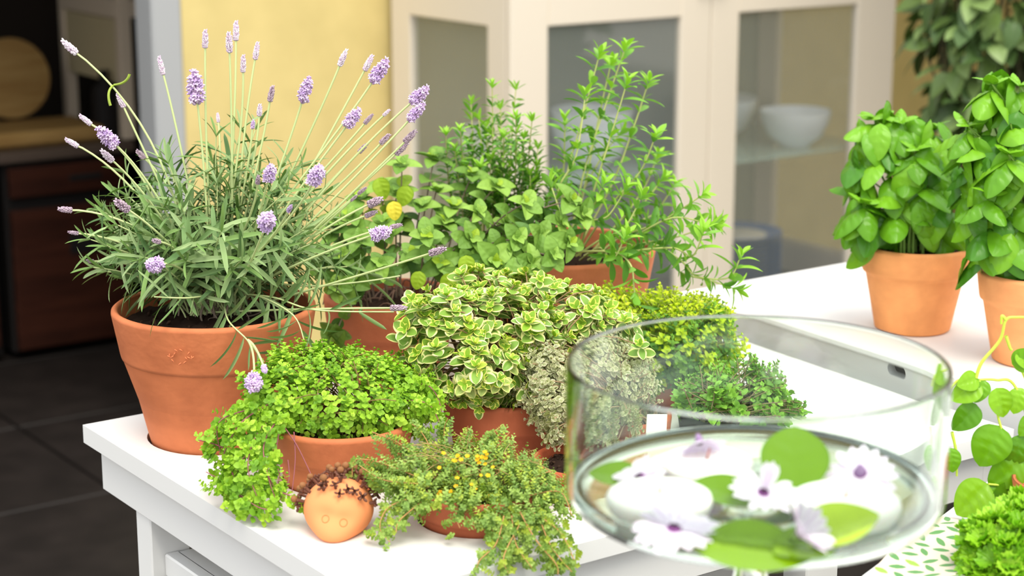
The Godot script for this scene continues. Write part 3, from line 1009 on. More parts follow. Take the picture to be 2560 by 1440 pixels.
	# a second, needle-leaved savory in the left half of the same pot
	var fine := [leaf(0.022, 0.0054, 0.5, 0.3, 0.1, 4, 1), leaf(0.02, 0.005, 0.5, 0.3, 0.35, 4, 1)]
	var needles := []
	var u := Shape.new()
	for tp in [[1175, 262], [1228, 222], [1290, 226], [1252, 275], [1115, 340], [1152, 330], [1330, 305], [1342, 375], [1262, 345], [1195, 300], [1212, 320], [1310, 350], [1292, 300], [1230, 340], [1140, 380], [1180, 360], [1270, 420], [1345, 420], [1300, 400], [1225, 400], [1160, 420], [1325, 440], [1200, 420], [1390, 440], [1250, 440]]:
		var tip := away(tp[0] + r2(-3, 3), tp[1], 2.74 + r2(-0.07, 0.06))
		var from := away(1235 + (tp[0] - 1235) * 0.75, 590, 2.7 + r2(-0.03, 0.03))
		var path := bezier(from, from.lerp(tip, 0.5) + jitter(0.008), tip, 16)
		u.tube(path, 0.0014, 0.0008, 4)
		for k in range(3, 17):
			var along: Vector3 = path[k] - path[k - 1]
			if k == 16:
				whorl(needles, tip, along, 0.0, 5, 0.85, 0.85, 2, [1], 0.2)
				whorl(needles, tip + along * 0.3, along, 0.6, 4, 1.15, 0.6, 2, [1], 0.2)
			else:
				whorl(needles, path[k], along, k * 1.3, 4, r2(0.2, 0.8), r2(0.75, 1.05), 2, [0, 1, 2, 2] if k > 8 else [2, 0, 2], 0.35)
	var ut := part("stems", u.mesh(), mat(rgb(170, 172, 104), 0.6), o)
	ut.position = -o.position
	ut.set_meta("kind", "stuff")
	scatter(o, "needle_leaf", needles, fine, tones, 300, 0.5, 0.7, "needle_foliage")


func variegated_leaves(long: float, wide: float, edge: Color, blade: Color) -> Array:
	return [leaf(long, wide, 0.48, 0.12, 0.15, 8, 4, 0.03, edge, blade, blade, 0.8), leaf(long * 0.95, wide, 0.5, 0.2, 0.3, 8, 4, 0.05, edge, blade * Color(0.72, 0.8, 0.7), blade, 0.75), leaf(long * 0.9, wide * 0.85, 0.48, 0.3, 0.05, 8, 4, 0.05, edge, edge.lerp(blade, 0.65), edge.lerp(blade, 0.8), 0.8)]


func build_variegated() -> void:
	var far := 2.273
	var o := potted("potted_variegated_thyme", "terracotta pot of variegated thyme, yellow-edged green leaves, in the middle of the table", -0.006, far, 0.082, 0.0745, 0.04, 0.056, rgb(196, 108, 74), 0.012)
	var ground := o.position + Vector3(0, 0.12, 0)
	var edge := Color.WHITE
	var blade := Color(0.24, 0.44, 0.15)
	var meshes := variegated_leaves(0.0205, 0.0152, edge, blade)
	var tones := [rgb(240, 234, 156), rgb(230, 228, 146), rgb(242, 236, 174), rgb(242, 240, 112)]
	var blobs := [[away(1235, 860, 2.27), Vector3(0.1, 0.075, 0.085), 4.0], [away(1105, 840, 2.24), Vector3(0.06, 0.062, 0.06), 1.6], [away(1390, 800, 2.34), Vector3(0.085, 0.055, 0.07), 2.0], [away(1190, 930, 2.2), Vector3(0.075, 0.05, 0.05), 2.0], [away(1200, 760, 2.33), Vector3(0.07, 0.045, 0.05), 1.2], [away(1500, 815, 2.34), Vector3(0.05, 0.025, 0.05), 0.7], [away(1310, 745, 2.36), Vector3(0.05, 0.035, 0.05), 0.8]]
	var spots := mound(blobs, 285, 0.45, 0.62)
	for p in [[1350, 700], [1240, 690], [1120, 735], [1385, 720], [1030, 750], [1010, 830], [1060, 930], [1160, 1000], [1230, 1010], [1195, 985], [1270, 985], [1020, 890], [1440, 770], [1560, 800], [1600, 870]]:
		var at := away(p[0], p[1], 2.22 if p[1] > 800 else 2.3)
		spots.append([at, ((EYE - at).normalized() + Vector3.UP * (1.0 if p[1] < 900 else -0.1) + jitter(0.3)).normalized()])
	var list := []
	for q in spots:
		var spin := r2(0, TAU)
		var size := r2(0.75, 1.1)
		whorl(list, q[0], q[1], spin, 4, 0.85, size * 0.5, 3, [3], 0.2)
		whorl(list, q[0] - q[1] * 0.003, q[1], spin + 0.7, 2, 0.55, size * 0.8, 3, [2, 3, 0], 0.2)
		whorl(list, q[0] - q[1] * 0.006, q[1], spin + 0.7 + PI / 2, 2, 0.3, size, 3, [0, 1, 2], 0.2)
		whorl(list, q[0] - q[1] * 0.016, q[1], spin + 0.7, 2, 0.15, size, 3, [0, 1], 0.25)
	stems_to(o, spots, ground, 0.05, mat(rgb(150, 120, 84), 0.7), 1, 0.0008)
	scatter(o, "leaf", list, meshes, tones, 300, 0.5, 0.55)


# A sprig of small thyme leaves, 1 unit = 1 m, along +z with its tip at the origin.
func sprig(long: float, wide: float, nodes: int, gap: float, open: float, sd: int, edge := Color.WHITE, blade := Color.WHITE, taper := 0.4, cols := 1) -> ArrayMesh:
	var g := RandomNumberGenerator.new()
	g.seed = 500 + sd
	var s := Shape.new()
	for k in nodes:
		var n := 2 if k > 0 else 4
		for j in n:
			var a := (PI / 2 if k % 2 else 0.0) + TAU * j / n + g.randf_range(-0.2, 0.2)
			var e := lerpf(1.0, open, minf(1.0, float(k) / 2.0)) + g.randf_range(-0.15, 0.15)
			var side := Vector3(cos(a), sin(a), 0)
			var axis := side * cos(e) + Vector3(0, 0, 1) * sin(e)
			var up := Vector3(0, 0, 1) * cos(e) - side * sin(e)
			var size := minf(1.0, taper + 0.35 * k) * g.randf_range(0.85, 1.1)
			leaf_into(s, Transform3D(frame(axis, up, size), Vector3(0, 0, -gap * k)), long, wide, 0.5, 0.15, 0.15, 4, cols, 0.0, edge, blade, blade, 0.75)
	return s.mesh()


func sprigs(o: Node3D, spots: Array, meshes: Array, tones: Array, pick: Array, low := 0.8, high := 1.2, rough := 0.5, glow := 0.7, rest := "foliage") -> void:
	var list := []
	for q in spots:
		var pool: Array = q[2] if q.size() > 2 else pick
		list.append([Transform3D(frame(q[1], Vector3(r2(-1, 1), r2(-1, 1), r2(-1, 1)), r2(low, high)), q[0]), rng.randi() % meshes.size(), pool[rng.randi() % pool.size()]])
	scatter(o, "sprig", list, meshes, tones, 300, rough, glow, rest)


# Sprigs strewn along trailing shoots: points [px, py, distance].
func trail(spots: Array, runs: Array, step: float, wide: float, lift := 0.5, shape: Shape = null) -> void:
	for q in runs:
		var pts := []
		for p in q:
			pts.append(away(p[0], p[1], p[2]))
		var path := smooth_path(pts, 10)
		if shape:
			shape.tube(path, 0.0009, 0.0006, 4)
		var gap := 0.0
		for k in range(1, path.size()):
			gap += path[k].distance_to(path[k - 1])
			while gap > step:
				gap -= step
				var at: Vector3 = path[k] + jitter(wide)
				at.y = maxf(at.y, TOP + 0.003)
				spots.append([at, ((path[k] - path[k - 1]).normalized() * 0.6 + Vector3.UP * lift + (EYE - at).normalized() * 0.5 + jitter(0.5)).normalized()])


func build_front_thyme() -> void:
	var far := 2.16
	var o := potted("potted_lime_thyme", "terracotta pot of bright lime-green thyme trailing over its left side, front left", -0.203, far, 0.088, 0.074, 0.042, 0.054, rgb(214, 126, 82), 0.012)
	var ground := o.position + Vector3(0, 0.118, 0)
	var tones := [rgb(142, 186, 46), rgb(160, 202, 56), rgb(120, 168, 46), rgb(178, 214, 70)]
	var meshes := []
	for k in 3:
		meshes.append(sprig(0.0085, 0.0068, 4, 0.0042, 0.25, k))
	var spots := mound([[away(850, 1000, 2.165), Vector3(0.1, 0.062, 0.085), 4.0], [away(760, 965, 2.17), Vector3(0.07, 0.055, 0.06), 1.7], [away(985, 1005, 2.17), Vector3(0.06, 0.052, 0.06), 1.5], [away(700, 1000, 2.13), Vector3(0.05, 0.045, 0.05), 1.0], [away(870, 950, 2.22), Vector3(0.09, 0.045, 0.06), 1.3]], 900, 0.5, 0.74)
	var s := Shape.new()
	trail(spots, [[[730, 960, 2.2], [700, 900, 2.2], [692, 870, 2.2]], [[790, 940, 2.2], [788, 900, 2.2], [785, 880, 2.2]], [[860, 940, 2.2], [875, 905, 2.2]], [[920, 950, 2.22], [940, 912, 2.22], [960, 920, 2.22]], [[1010, 970, 2.16], [1060, 960, 2.14], [1090, 985, 2.13], [1105, 1030, 2.12]], [[1000, 1000, 2.14], [1070, 1010, 2.11], [1100, 1060, 2.1]], [[680, 980, 2.12], [620, 950, 2.11], [600, 935, 2.11]]], 0.0026, 0.006, 0.5, s)
	# the trailing shoots at the left, down to the table
	trail(spots, [[[690, 1000, 2.1], [610, 1050, 2.06], [570, 1110, 2.05], [560, 1160, 2.05], [600, 1230, 2.03]], [[680, 1020, 2.1], [600, 1030, 2.07], [545, 1060, 2.06], [550, 1130, 2.06]], [[690, 1030, 2.09], [640, 1090, 2.05], [620, 1170, 2.02], [650, 1260, 1.995]], [[680, 1040, 2.09], [630, 1120, 2.04], [560, 1190, 2.04], [515, 1180, 2.05]], [[700, 1040, 2.08], [660, 1110, 2.04], [670, 1190, 2.01], [690, 1250, 2.0]], [[560, 1120, 2.06], [520, 1105, 2.06], [495, 1100, 2.06]], [[600, 1150, 2.04], [590, 1220, 2.03], [640, 1265, 1.99], [680, 1275, 1.985]], [[560, 1060, 2.07], [548, 1040, 2.08]], [[580, 1180, 2.03], [600, 1240, 2.02], [620, 1260, 2.0]], [[670, 1190, 2.01], [690, 1220, 2.01], [700, 1180, 2.02]]], 0.0029, 0.014, 0.6, s)
	trail(spots, [[[700, 1230, 2.0], [740, 1245, 1.99], [770, 1262, 1.98]]], 0.006, 0.006, 0.5, s)
	for q in [[[705, 1060, 2.08], [740, 1110, 2.06], [770, 1170, 2.04], [790, 1215, 2.02]], [[720, 1150, 2.05], [722, 1200, 2.03], [700, 1250, 2.0]], [[735, 1080, 2.07], [738, 1150, 2.05], [730, 1230, 2.01]], [[700, 1070, 2.07], [690, 1140, 2.04], [705, 1210, 2.01]]]:
		var pts := []
		for p in q:
			pts.append(away(p[0], p[1], p[2]))
		s.tube(smooth_path(pts, 8), 0.0008, 0.0005, 4)
	var sh := part("stems", s.mesh(), mat(rgb(150, 84, 92), 0.7), o)
	sh.position = -o.position
	sh.set_meta("kind", "stuff")
	stems_to(o, spots.slice(0, 420), ground, 0.05, mat(rgb(132, 108, 62), 0.7), 4, 0.0006)
	sprigs(o, spots, meshes, tones, [0, 0, 1, 2, 3])


func build_creeping_thyme() -> void:
	var far := 2.028
	var o := potted("potted_creeping_thyme", "low terracotta pot of sprawling fine-leaved thyme with tiny yellow flowers, front centre", -0.035, far, 0.08, 0.04, 0.03, 0.056, rgb(190, 104, 72), 0.014)
	var ground := o.position + Vector3(0, 0.08, 0)
	var tones := [rgb(150, 178, 86), rgb(128, 160, 76), rgb(166, 192, 100), rgb(176, 194, 76), rgb(244, 190, 20)]
	var meshes := []
	for k in 3:
		meshes.append(sprig(0.0043, 0.0031, 8, 0.003, 0.5, 20 + k))
	var spots := mound([[away(1180, 1180, 2.03), Vector3(0.085, 0.042, 0.06), 3.0], [away(1040, 1190, 2.0), Vector3(0.06, 0.036, 0.05), 1.6], [away(1330, 1230, 1.98), Vector3(0.055, 0.034, 0.05), 1.6], [away(1100, 1240, 1.96), Vector3(0.07, 0.022, 0.035), 1.0], [away(1280, 1290, 1.93), Vector3(0.06, 0.022, 0.03), 1.0]], 800, 0.3, 0.7)
	var s := Shape.new()
	var z0 := 2.02
	trail(spots, [[[1080, 1170, z0], [1000, 1110, z0], [930, 1080, z0]], [[1100, 1170, 2.06], [1060, 1090, 2.08], [1030, 1060, 2.08]], [[1120, 1160, 2.06], [1110, 1080, 2.09], [1120, 1045, 2.09]], [[1150, 1150, 2.05], [1165, 1090, 2.07], [1170, 1065, 2.07]], [[1180, 1150, 2.05], [1215, 1100, 2.05], [1260, 1060, 2.05]], [[1190, 1160, 2.04], [1240, 1120, 2.03], [1275, 1080, 2.03]], [[1060, 1200, 1.98], [960, 1160, 1.99], [890, 1150, 2.0], [880, 1190, 1.99]], [[1050, 1210, 1.97], [960, 1200, 1.96], [900, 1165, 1.98]], [[1280, 1200, 2.0], [1330, 1150, 2.0], [1345, 1130, 2.0]], [[1300, 1220, 1.98], [1370, 1180, 1.98], [1395, 1200, 1.97]], [[1320, 1240, 1.96], [1400, 1230, 1.95], [1430, 1290, 1.93]], [[1040, 1240, 1.95], [970, 1270, 1.94], [950, 1320, 1.93], [975, 1355, 1.92]], [[1060, 1250, 1.95], [1000, 1300, 1.93], [990, 1330, 1.92]], [[1330, 1280, 1.93], [1400, 1330, 1.9], [1435, 1400, 1.87]], [[1300, 1280, 1.92], [1340, 1350, 1.89], [1390, 1410, 1.87], [1395, 1436, 1.86]], [[1280, 1290, 1.92], [1290, 1360, 1.89], [1330, 1420, 1.86]], [[1260, 1290, 1.92], [1240, 1360, 1.89], [1200, 1400, 1.87], [1190, 1430, 1.86]], [[1300, 1310, 1.91], [1260, 1390, 1.87], [1270, 1432, 1.86]], [[1350, 1300, 1.92], [1380, 1370, 1.89], [1430, 1430, 1.86]], [[1150, 1250, 1.95], [1140, 1290, 1.94], [1150, 1320, 1.93]], [[1230, 1260, 1.95], [1220, 1310, 1.93], [1260, 1350, 1.9]]], 0.0022, 0.007, 0.5, s)
	var dots := []
	for k in 34:
		var at := away(r2(1085, 1235), r2(1095, 1225), 2.0)
		dots.append([at + Vector3(0, 0, 0.03), ((EYE - at).normalized() + Vector3.UP + jitter(0.5)).normalized(), [4]])
	var sh := part("stems", s.mesh(), mat(rgb(178, 134, 78), 0.7), o)
	sh.position = -o.position
	sh.set_meta("kind", "stuff")
	stems_to(o, spots.slice(0, 500), ground, 0.05, mat(rgb(166, 140, 84), 0.7), 6, 0.0004, 0.25)
	sprigs(o, spots, meshes, tones, [0, 1, 0, 2, 3], 0.75, 1.2)
	var tiny := Shape.new()
	for k in 5:
		var a := TAU * k / 5
		leaf_into(tiny, Transform3D(frame(Vector3(cos(a), sin(a), 0.5), Vector3(0, 0, 1)), Vector3.ZERO), 0.0028, 0.0025, 0.6, 0.1, 0.1, 3, 1)
	var yellow := tiny.mesh()
	for q in dots:
		var f := part("flower", yellow, leaf_mat(tones[4]), o)
		f.transform = Transform3D(frame(q[1], Vector3(0.3, 1, 0.2), r2(0.8, 1.2)), q[0] - o.position)


func build_silver_thyme() -> void:
	var o := potted("potted_silver_thyme", "terracotta pot of grey-green silver thyme with cream leaf edges, seen partly through glass", 0.1235, 2.26, 0.055, 0.044, 0.03, 0.038, rgb(190, 98, 62), 0.008)
	var ground := o.position + Vector3(0, 0.09, 0)
	var tones := [rgb(246, 236, 206), rgb(236, 226, 194), rgb(250, 242, 216)]
	var meshes := []
	for k in 3:
		meshes.append(sprig(0.0078, 0.0062, 5, 0.0045, 0.3, 40 + k, Color.WHITE, Color(0.44, 0.51, 0.36), 0.5, 2))
	var spots := mound([[away(1480, 950, 2.26), Vector3(0.07, 0.06, 0.06), 3.0], [away(1375, 960, 2.21), Vector3(0.05, 0.055, 0.05), 2.2], [away(1580, 960, 2.26), Vector3(0.032, 0.05, 0.045), 1.1], [away(1400, 1030, 2.17), Vector3(0.045, 0.04, 0.035), 1.2]], 560, 0.15, 0.7)
	var s := Shape.new()
	trail(spots, [[[1340, 1000, 2.17], [1370, 1060, 2.15], [1400, 1100, 2.14]], [[1380, 1030, 2.15], [1395, 1080, 2.13], [1420, 1110, 2.13]], [[1430, 1030, 2.16], [1470, 1090, 2.15], [1480, 1120, 2.14]], [[1500, 1020, 2.17], [1540, 1080, 2.16], [1545, 1110, 2.15]]], 0.0025, 0.009, 0.0, s)
	var sh := part("stems", s.mesh(), mat(rgb(168, 138, 104), 0.7), o)
	sh.position = -o.position
	sh.set_meta("kind", "stuff")
	stems_to(o, spots, ground, 0.035, mat(rgb(160, 132, 100), 0.7), 2, 0.0007, 0.2)
	sprigs(o, spots, meshes, tones, [0, 1, 2, 0])
	var tag_shape := Shape.new()
	tag_shape.box(Vector3.ZERO, Vector3(0.028, 0.03, 0.0015), 0.0004)
	var lab := part("plant_label", tag_shape.mesh(), mat(rgb(236, 236, 230), 0.5), o, "small white plant label")
	lab.position = away(1600, 1078, 2.19) - o.position
	lab.rotation.x = -0.2


func build_golden_thyme() -> void:
	var o := potted("potted_golden_thyme", "small terracotta pot of yellow-green golden thyme behind the variegated thyme", 0.2217, 2.476, 0.068, 0.045, 0.03, 0.046, rgb(206, 112, 74), 0.008)
	var ground := o.position + Vector3(0, 0.09, 0)
	var tones := [rgb(206, 222, 44), rgb(188, 212, 48), rgb(220, 230, 72), rgb(124, 170, 57), rgb(98, 146, 61)]
	var meshes := []
	for k in 3:
		meshes.append(sprig(0.012, 0.0066, 5, 0.006, 0.5, 60 + k))
	var spots := mound([[away(1680, 800, 2.48), Vector3(0.085, 0.04, 0.075), 3.0], [away(1530, 765, 2.46), Vector3(0.05, 0.03, 0.05), 1.4], [away(1770, 800, 2.5), Vector3(0.04, 0.035, 0.05), 1.0]], 420, 0.8, 0.75)
	for q in mound([[away(1660, 880, 2.42), Vector3(0.09, 0.06, 0.06), 3.0], [away(1780, 860, 2.43), Vector3(0.04, 0.06, 0.05), 1.2]], 260, 0.6, 0.75):
		q.append([3, 4, 1])
		spots.append(q)
	var s := Shape.new()
	trail(spots, [[[1830, 880, 2.45], [1828, 810, 2.45], [1826, 772, 2.45]], [[1690, 790, 2.47], [1692, 760, 2.47], [1690, 735, 2.47]], [[1450, 770, 2.42], [1450, 735, 2.42], [1452, 712, 2.42]], [[1800, 860, 2.44], [1860, 870, 2.43], [1868, 850, 2.43]], [[1640, 780, 2.44], [1655, 740, 2.44], [1655, 712, 2.44]]], 0.007, 0.003, 0.7, s)
	var sh := part("stems", s.mesh(), mat(rgb(168, 178, 84), 0.7), o)
	sh.position = -o.position
	sh.set_meta("kind", "stuff")
	stems_to(o, spots, ground, 0.045, mat(rgb(160, 172, 84), 0.7), 1, 0.0007, 0.1)
	sprigs(o, spots, meshes, tones, [0, 0, 1, 2], 0.8, 1.15, 0.5, 0.8)


func build_green_thyme() -> void:
	var dark := rgb(46, 46, 50)
	var o := potted("potted_green_thyme", "dark plastic pot of deep green thyme spreading to the right, behind the glass bowl", 0.2628, 2.302, 0.075, 0.035, 0.025, 0.05, dark, 0.008)
	var ground := o.position + Vector3(0, 0.08, 0)
	var tones := [rgb(116, 164, 62), rgb(100, 146, 60), rgb(146, 194, 74), rgb(130, 180, 70)]
	var meshes := []
	for k in 3:
		meshes.append(sprig(0.0118, 0.0075, 5, 0.0062, 0.4, 80 + k))
	var spots := mound([[away(1830, 985, 2.32), Vector3(0.075, 0.05, 0.06), 3.0], [away(1900, 985, 2.3), Vector3(0.04, 0.045, 0.05), 1.2], [away(1720, 1010, 2.3), Vector3(0.05, 0.03, 0.04), 0.8]], 140, 0.5, 0.6)
	var s := Shape.new()
	trail(spots, [[[1860, 1000, 2.3], [1890, 930, 2.3], [1888, 890, 2.3]], [[1880, 1000, 2.3], [1920, 940, 2.3], [1925, 910, 2.3]], [[1900, 1010, 2.29], [1960, 960, 2.29], [1965, 945, 2.29]], [[1900, 1010, 2.28], [1970, 1000, 2.27], [1995, 1030, 2.26]], [[1880, 1020, 2.27], [1940, 1040, 2.25], [1965, 1060, 2.24]], [[1800, 1000, 2.26], [1790, 930, 2.26], [1780, 910, 2.26]], [[1720, 1020, 2.24], [1705, 980, 2.24], [1700, 960, 2.24]], [[1770, 1020, 2.24], [1780, 980, 2.24], [1775, 950, 2.24]], [[1960, 1020, 2.27], [1990, 1020, 2.26], [2012, 1015, 2.26]], [[1840, 1020, 2.25], [1850, 1050, 2.22], [1830, 1065, 2.21]], [[1750, 1030, 2.23], [1740, 1060, 2.21]]], 0.006, 0.005, 0.6, s)
	var sh := part("stems", s.mesh(), mat(rgb(120, 104, 72), 0.7), o)
	sh.position = -o.position
	sh.set_meta("kind", "stuff")
	stems_to(o, spots, ground, 0.045, mat(rgb(124, 112, 74), 0.7), 1, 0.0006, 0.15)
	sprigs(o, spots, meshes, tones, [0, 1, 2, 3], 0.8, 1.15)


func build_soil_pot() -> void:
	potted("soil_pot", "small terracotta pot holding only dark bark soil, right of the yellow-flowered thyme", 0.0887, 2.114, 0.068, 0.039, 0.028, 0.05, rgb(186, 94, 60), 0.01).set_meta("category", "flowerpot")


func build_hedgehog() -> void:
	var at := on_level(848, 1326, TOP)
	at.y = TOP
	var o := thing("hedgehog", "pale clay hedgehog ornament with brown clove spines on the white table", "ornament", at)
	var body := mat(rgb(238, 150, 98), 0.8, 0.25)
	body.heightmap_enabled = true
	body.heightmap_texture = grain_map
	body.uv1_triplanar = true
	body.heightmap_scale = 0.06
	var rows := []
	var nose := Vector3(-0.1, -0.5, 0.86).normalized()
	var e1 := Vector3(-0.3, 0.02, 0.95).normalized()
	var e2 := Vector3(0.22, -0.1, 0.97).normalized()
	var n := 56
	for r in n + 1:
		var row := PackedVector3Array()
		for k in 72:
			row.append(hog(PI * r / n - PI / 2, TAU * k / 72, nose, e1, e2))
		rows.append(row)
	var s := Shape.new()
	s.grid(rows, true)
	part("body", s.mesh(), body, o)
	var eye := Shape.new()
	for e in [e1, e2]:
		var ring := []
		var x := Vector3.UP.cross(e).normalized()
		var y: Vector3 = e.cross(x)
		for k in 19:
			var a := TAU * k / 18
			var d: Vector3 = (e + (x * cos(a) + y * sin(a)) * 0.11).normalized()
			ring.append(hog(asin(d.y), atan2(d.z, d.x), nose, e1, e2))
		eye.tube(ring, 0.0006, 0.0006, 5)
	part("eye_ring", eye.mesh(), mat(rgb(214, 128, 74), 0.8), o)
	var clove := Shape.new()
	clove.tint = Color(0.16, 0.07, 0.045)
	clove.tube([Vector3.ZERO, Vector3(0, 0, 0.004), Vector3(0, 0, 0.0075)], 0.0011, 0.0016, 6)
	for k in 4:
		var a := TAU * k / 4 + 0.4
		clove.blob(Vector3(cos(a), sin(a), 0) * 0.001 + Vector3(0, 0, 0.006), Vector3(cos(a), sin(a), 0.5), 0.0042, 0.0011, 4)
	clove.tint = Color(0.27, 0.12, 0.05)
	clove.blob(Vector3(0, 0, 0.0065), Vector3(0, 0, 1), 0.0056, 0.0028, 8)
	var bare := Shape.new()
	bare.tint = Color(0.16, 0.07, 0.045)
	bare.tube([Vector3.ZERO, Vector3(0, 0, 0.004), Vector3(0, 0, 0.0065)], 0.0011, 0.0015, 6)
	for k in 4:
		var a := TAU * k / 4 + 0.4
		bare.blob(Vector3(cos(a), sin(a), 0) * 0.001 + Vector3(0, 0, 0.005), Vector3(cos(a), sin(a), 0.4), 0.004, 0.0012, 4)
	var kinds := [clove.mesh(), bare.mesh(), bare.mesh()]
	var spice := mat(Color.WHITE, 0.7, 0.3)
	spice.vertex_color_use_as_albedo = true
	var set_at := [Vector3(-0.02, 0.86, 0.5), Vector3(0.28, 0.78, 0.56), Vector3(0.45, 0.7, 0.55), Vector3(-0.36, 0.8, 0.46), Vector3(0.1, 0.7, 0.7), Vector3(0.62, 0.55, 0.55), Vector3(0.9, 0.3, 0.3), Vector3(-0.93, 0.25, 0.1), Vector3(-0.92, 0.36, -0.1), Vector3(-0.9, 0.1, 0.0)]
	for k in 400:
		var d := jitter(1.0).normalized()
		if d.y > 0.2 and d.z < 0.42 - absf(d.x) * 0.3 and set_at.size() < 62:
			var apart := true
			for q in set_at:
				if d.distance_to(q.normalized()) < 0.17:
					apart = false
			if apart:
				set_at.append(d)
	for d0 in set_at:
		var d: Vector3 = d0.normalized()
		var p := part("clove", kinds[rng.randi() % 3], spice, o)
		var base := hog(asin(d.y), atan2(d.z, d.x), nose, e1, e2)
		p.transform = Transform3D(frame(d + jitter(0.2), Vector3(0.3, 0.9, 0.2), r2(1.25, 1.6)), base - d * 0.0015)


func hog(lat: float, lon: float, nose: Vector3, e1: Vector3, e2: Vector3) -> Vector3:
	var d := Vector3(cos(lat) * cos(lon), sin(lat), cos(lat) * sin(lon))
	var r := 1.0 + 0.3 * exp(-pow(d.angle_to(nose) / 0.5, 2.0))
	for e in [e1, e2]:
		var t := d.angle_to(e + Vector3(0, 0.08, 0))
		r -= 0.13 * exp(-pow(t / 0.3, 2.0))
	var p := d * r * Vector3(0.0385, 0.0335, 0.038) + Vector3(0, 0.026, 0)
	if p.y < 0.0:
		p.y *= 0.02
	return p


# ---- basil

func basil_plant(o: Node3D, blobs: Array, count: int, ground: Vector3, tones: Array, spiky: Array) -> void:
	var e := Color(0.88, 0.9, 0.85)
	var rib := Color(1.15, 1.15, 1.0)
	var meshes := [leaf(0.062, 0.042, 0.43, -0.3, 0.4, 16, 5, 0.08, e, Color.WHITE, rib, 0.9), leaf(0.058, 0.038, 0.45, -0.15, 0.5, 16, 5, 0.08, e, Color.WHITE, rib, 0.9), leaf(0.06, 0.04, 0.42, -0.45, 0.3, 16, 5, 0.09, e, Color.WHITE, rib, 0.9)]
	var list := []
	for q in mound(blobs, count, 0.25, 0.72, -0.4):
		var out: Vector3 = q[1]
		var flat := Vector3(out.x, 0, out.z)
		var axis := (flat * 0.7 + jitter(0.5) + Vector3(0, r2(-1.3, -0.25), 0)).normalized()
		list.append([Transform3D(frame(axis, out + Vector3.UP * 0.6, r2(0.72, 1.1)), q[0] - axis * 0.025), rng.randi() % 3, rng.randi() % tones.size()])
	for sp in spiky:
		var tip: Vector3 = sp
		whorl(list, tip, Vector3.UP + jitter(0.25), r2(0, TAU), 4, -0.4, 0.85, 3, [0, 1], 0.2)
		whorl(list, tip + Vector3(0, 0.008, 0), Vector3.UP + jitter(0.25), r2(0, TAU), 4, 0.7, 0.45, 3, [1], 0.2)
	var s := Shape.new()
	for k in range(0, list.size(), 2):
		var tip: Vector3 = list[k][0].origin
		var from := ground + Vector3(r2(-0.035, 0.035), 0, r2(-0.035, 0.035))
		s.tube(bezier(from, Vector3(from.x, (from.y + tip.y) / 2 + 0.02, from.z), tip, 7), 0.0024, 0.0012, 5)
	var st := part("stems", s.mesh(), mat(rgb(128, 168, 70), 0.5), o)
	st.position = -o.position
	st.set_meta("kind", "stuff")
	scatter(o, "leaf", list, meshes, tones, 300, 0.32, 0.6)


func build_basil() -> void:
	var tones := [rgb(92, 148, 26), rgb(116, 172, 36), rgb(70, 126, 30), rgb(100, 158, 30)]
	var top := 0.785
	var at := on_level(2280, 820, top)
	var o := thing("potted_basil", "bushy basil in a whole terracotta pot, standing free on the further white table", "potted herb", Vector3(at.x, top, at.z))
	pot(o, 0.128, 0.0815, 0.055, 0.042, clay(rgb(250, 172, 108), 31), soil_mat, 0.012, 0.008)
	var f := -at.z
	var ground := o.position + Vector3(0, 0.115, 0)
	basil_plant(o, [[away(2255, 480, f), Vector3(0.085, 0.085, 0.08), 3.0], [away(2190, 400, f), Vector3(0.055, 0.07, 0.06), 1.3], [away(2310, 400, f), Vector3(0.06, 0.065, 0.06), 1.3], [away(2360, 500, f - 0.02), Vector3(0.045, 0.06, 0.05), 0.8], [away(2160, 520, f - 0.02), Vector3(0.035, 0.06, 0.05), 0.8]], 100, ground, tones, [away(2185, 310, f), away(2250, 320, f - 0.02), away(2330, 340, f), away(2160, 520, f - 0.07), away(2290, 390, f - 0.05)])
	var b := on_level(2580, 900, top)
	var q := thing("potted_basil", "taller basil in a terracotta pot cut off by the photograph's right edge", "potted herb", Vector3(b.x, top, b.z))
	pot(q, 0.128, 0.0815, 0.055, 0.042, clay(rgb(250, 172, 112), 32), soil_mat, 0.012, 0.008)
	f = -b.z
	ground = q.position + Vector3(0, 0.115, 0)
	basil_plant(q, [[away(2540, 480, f), Vector3(0.085, 0.11, 0.08), 3.0], [away(2500, 330, f + 0.02), Vector3(0.05, 0.06, 0.06), 1.2], [away(2500, 600, f - 0.02), Vector3(0.05, 0.05, 0.05), 1.0]], 120, ground, tones, [away(2480, 225, f), away(2550, 230, f), away(2420, 330, f), away(2470, 500, f - 0.06), away(2520, 400, f - 0.06)])


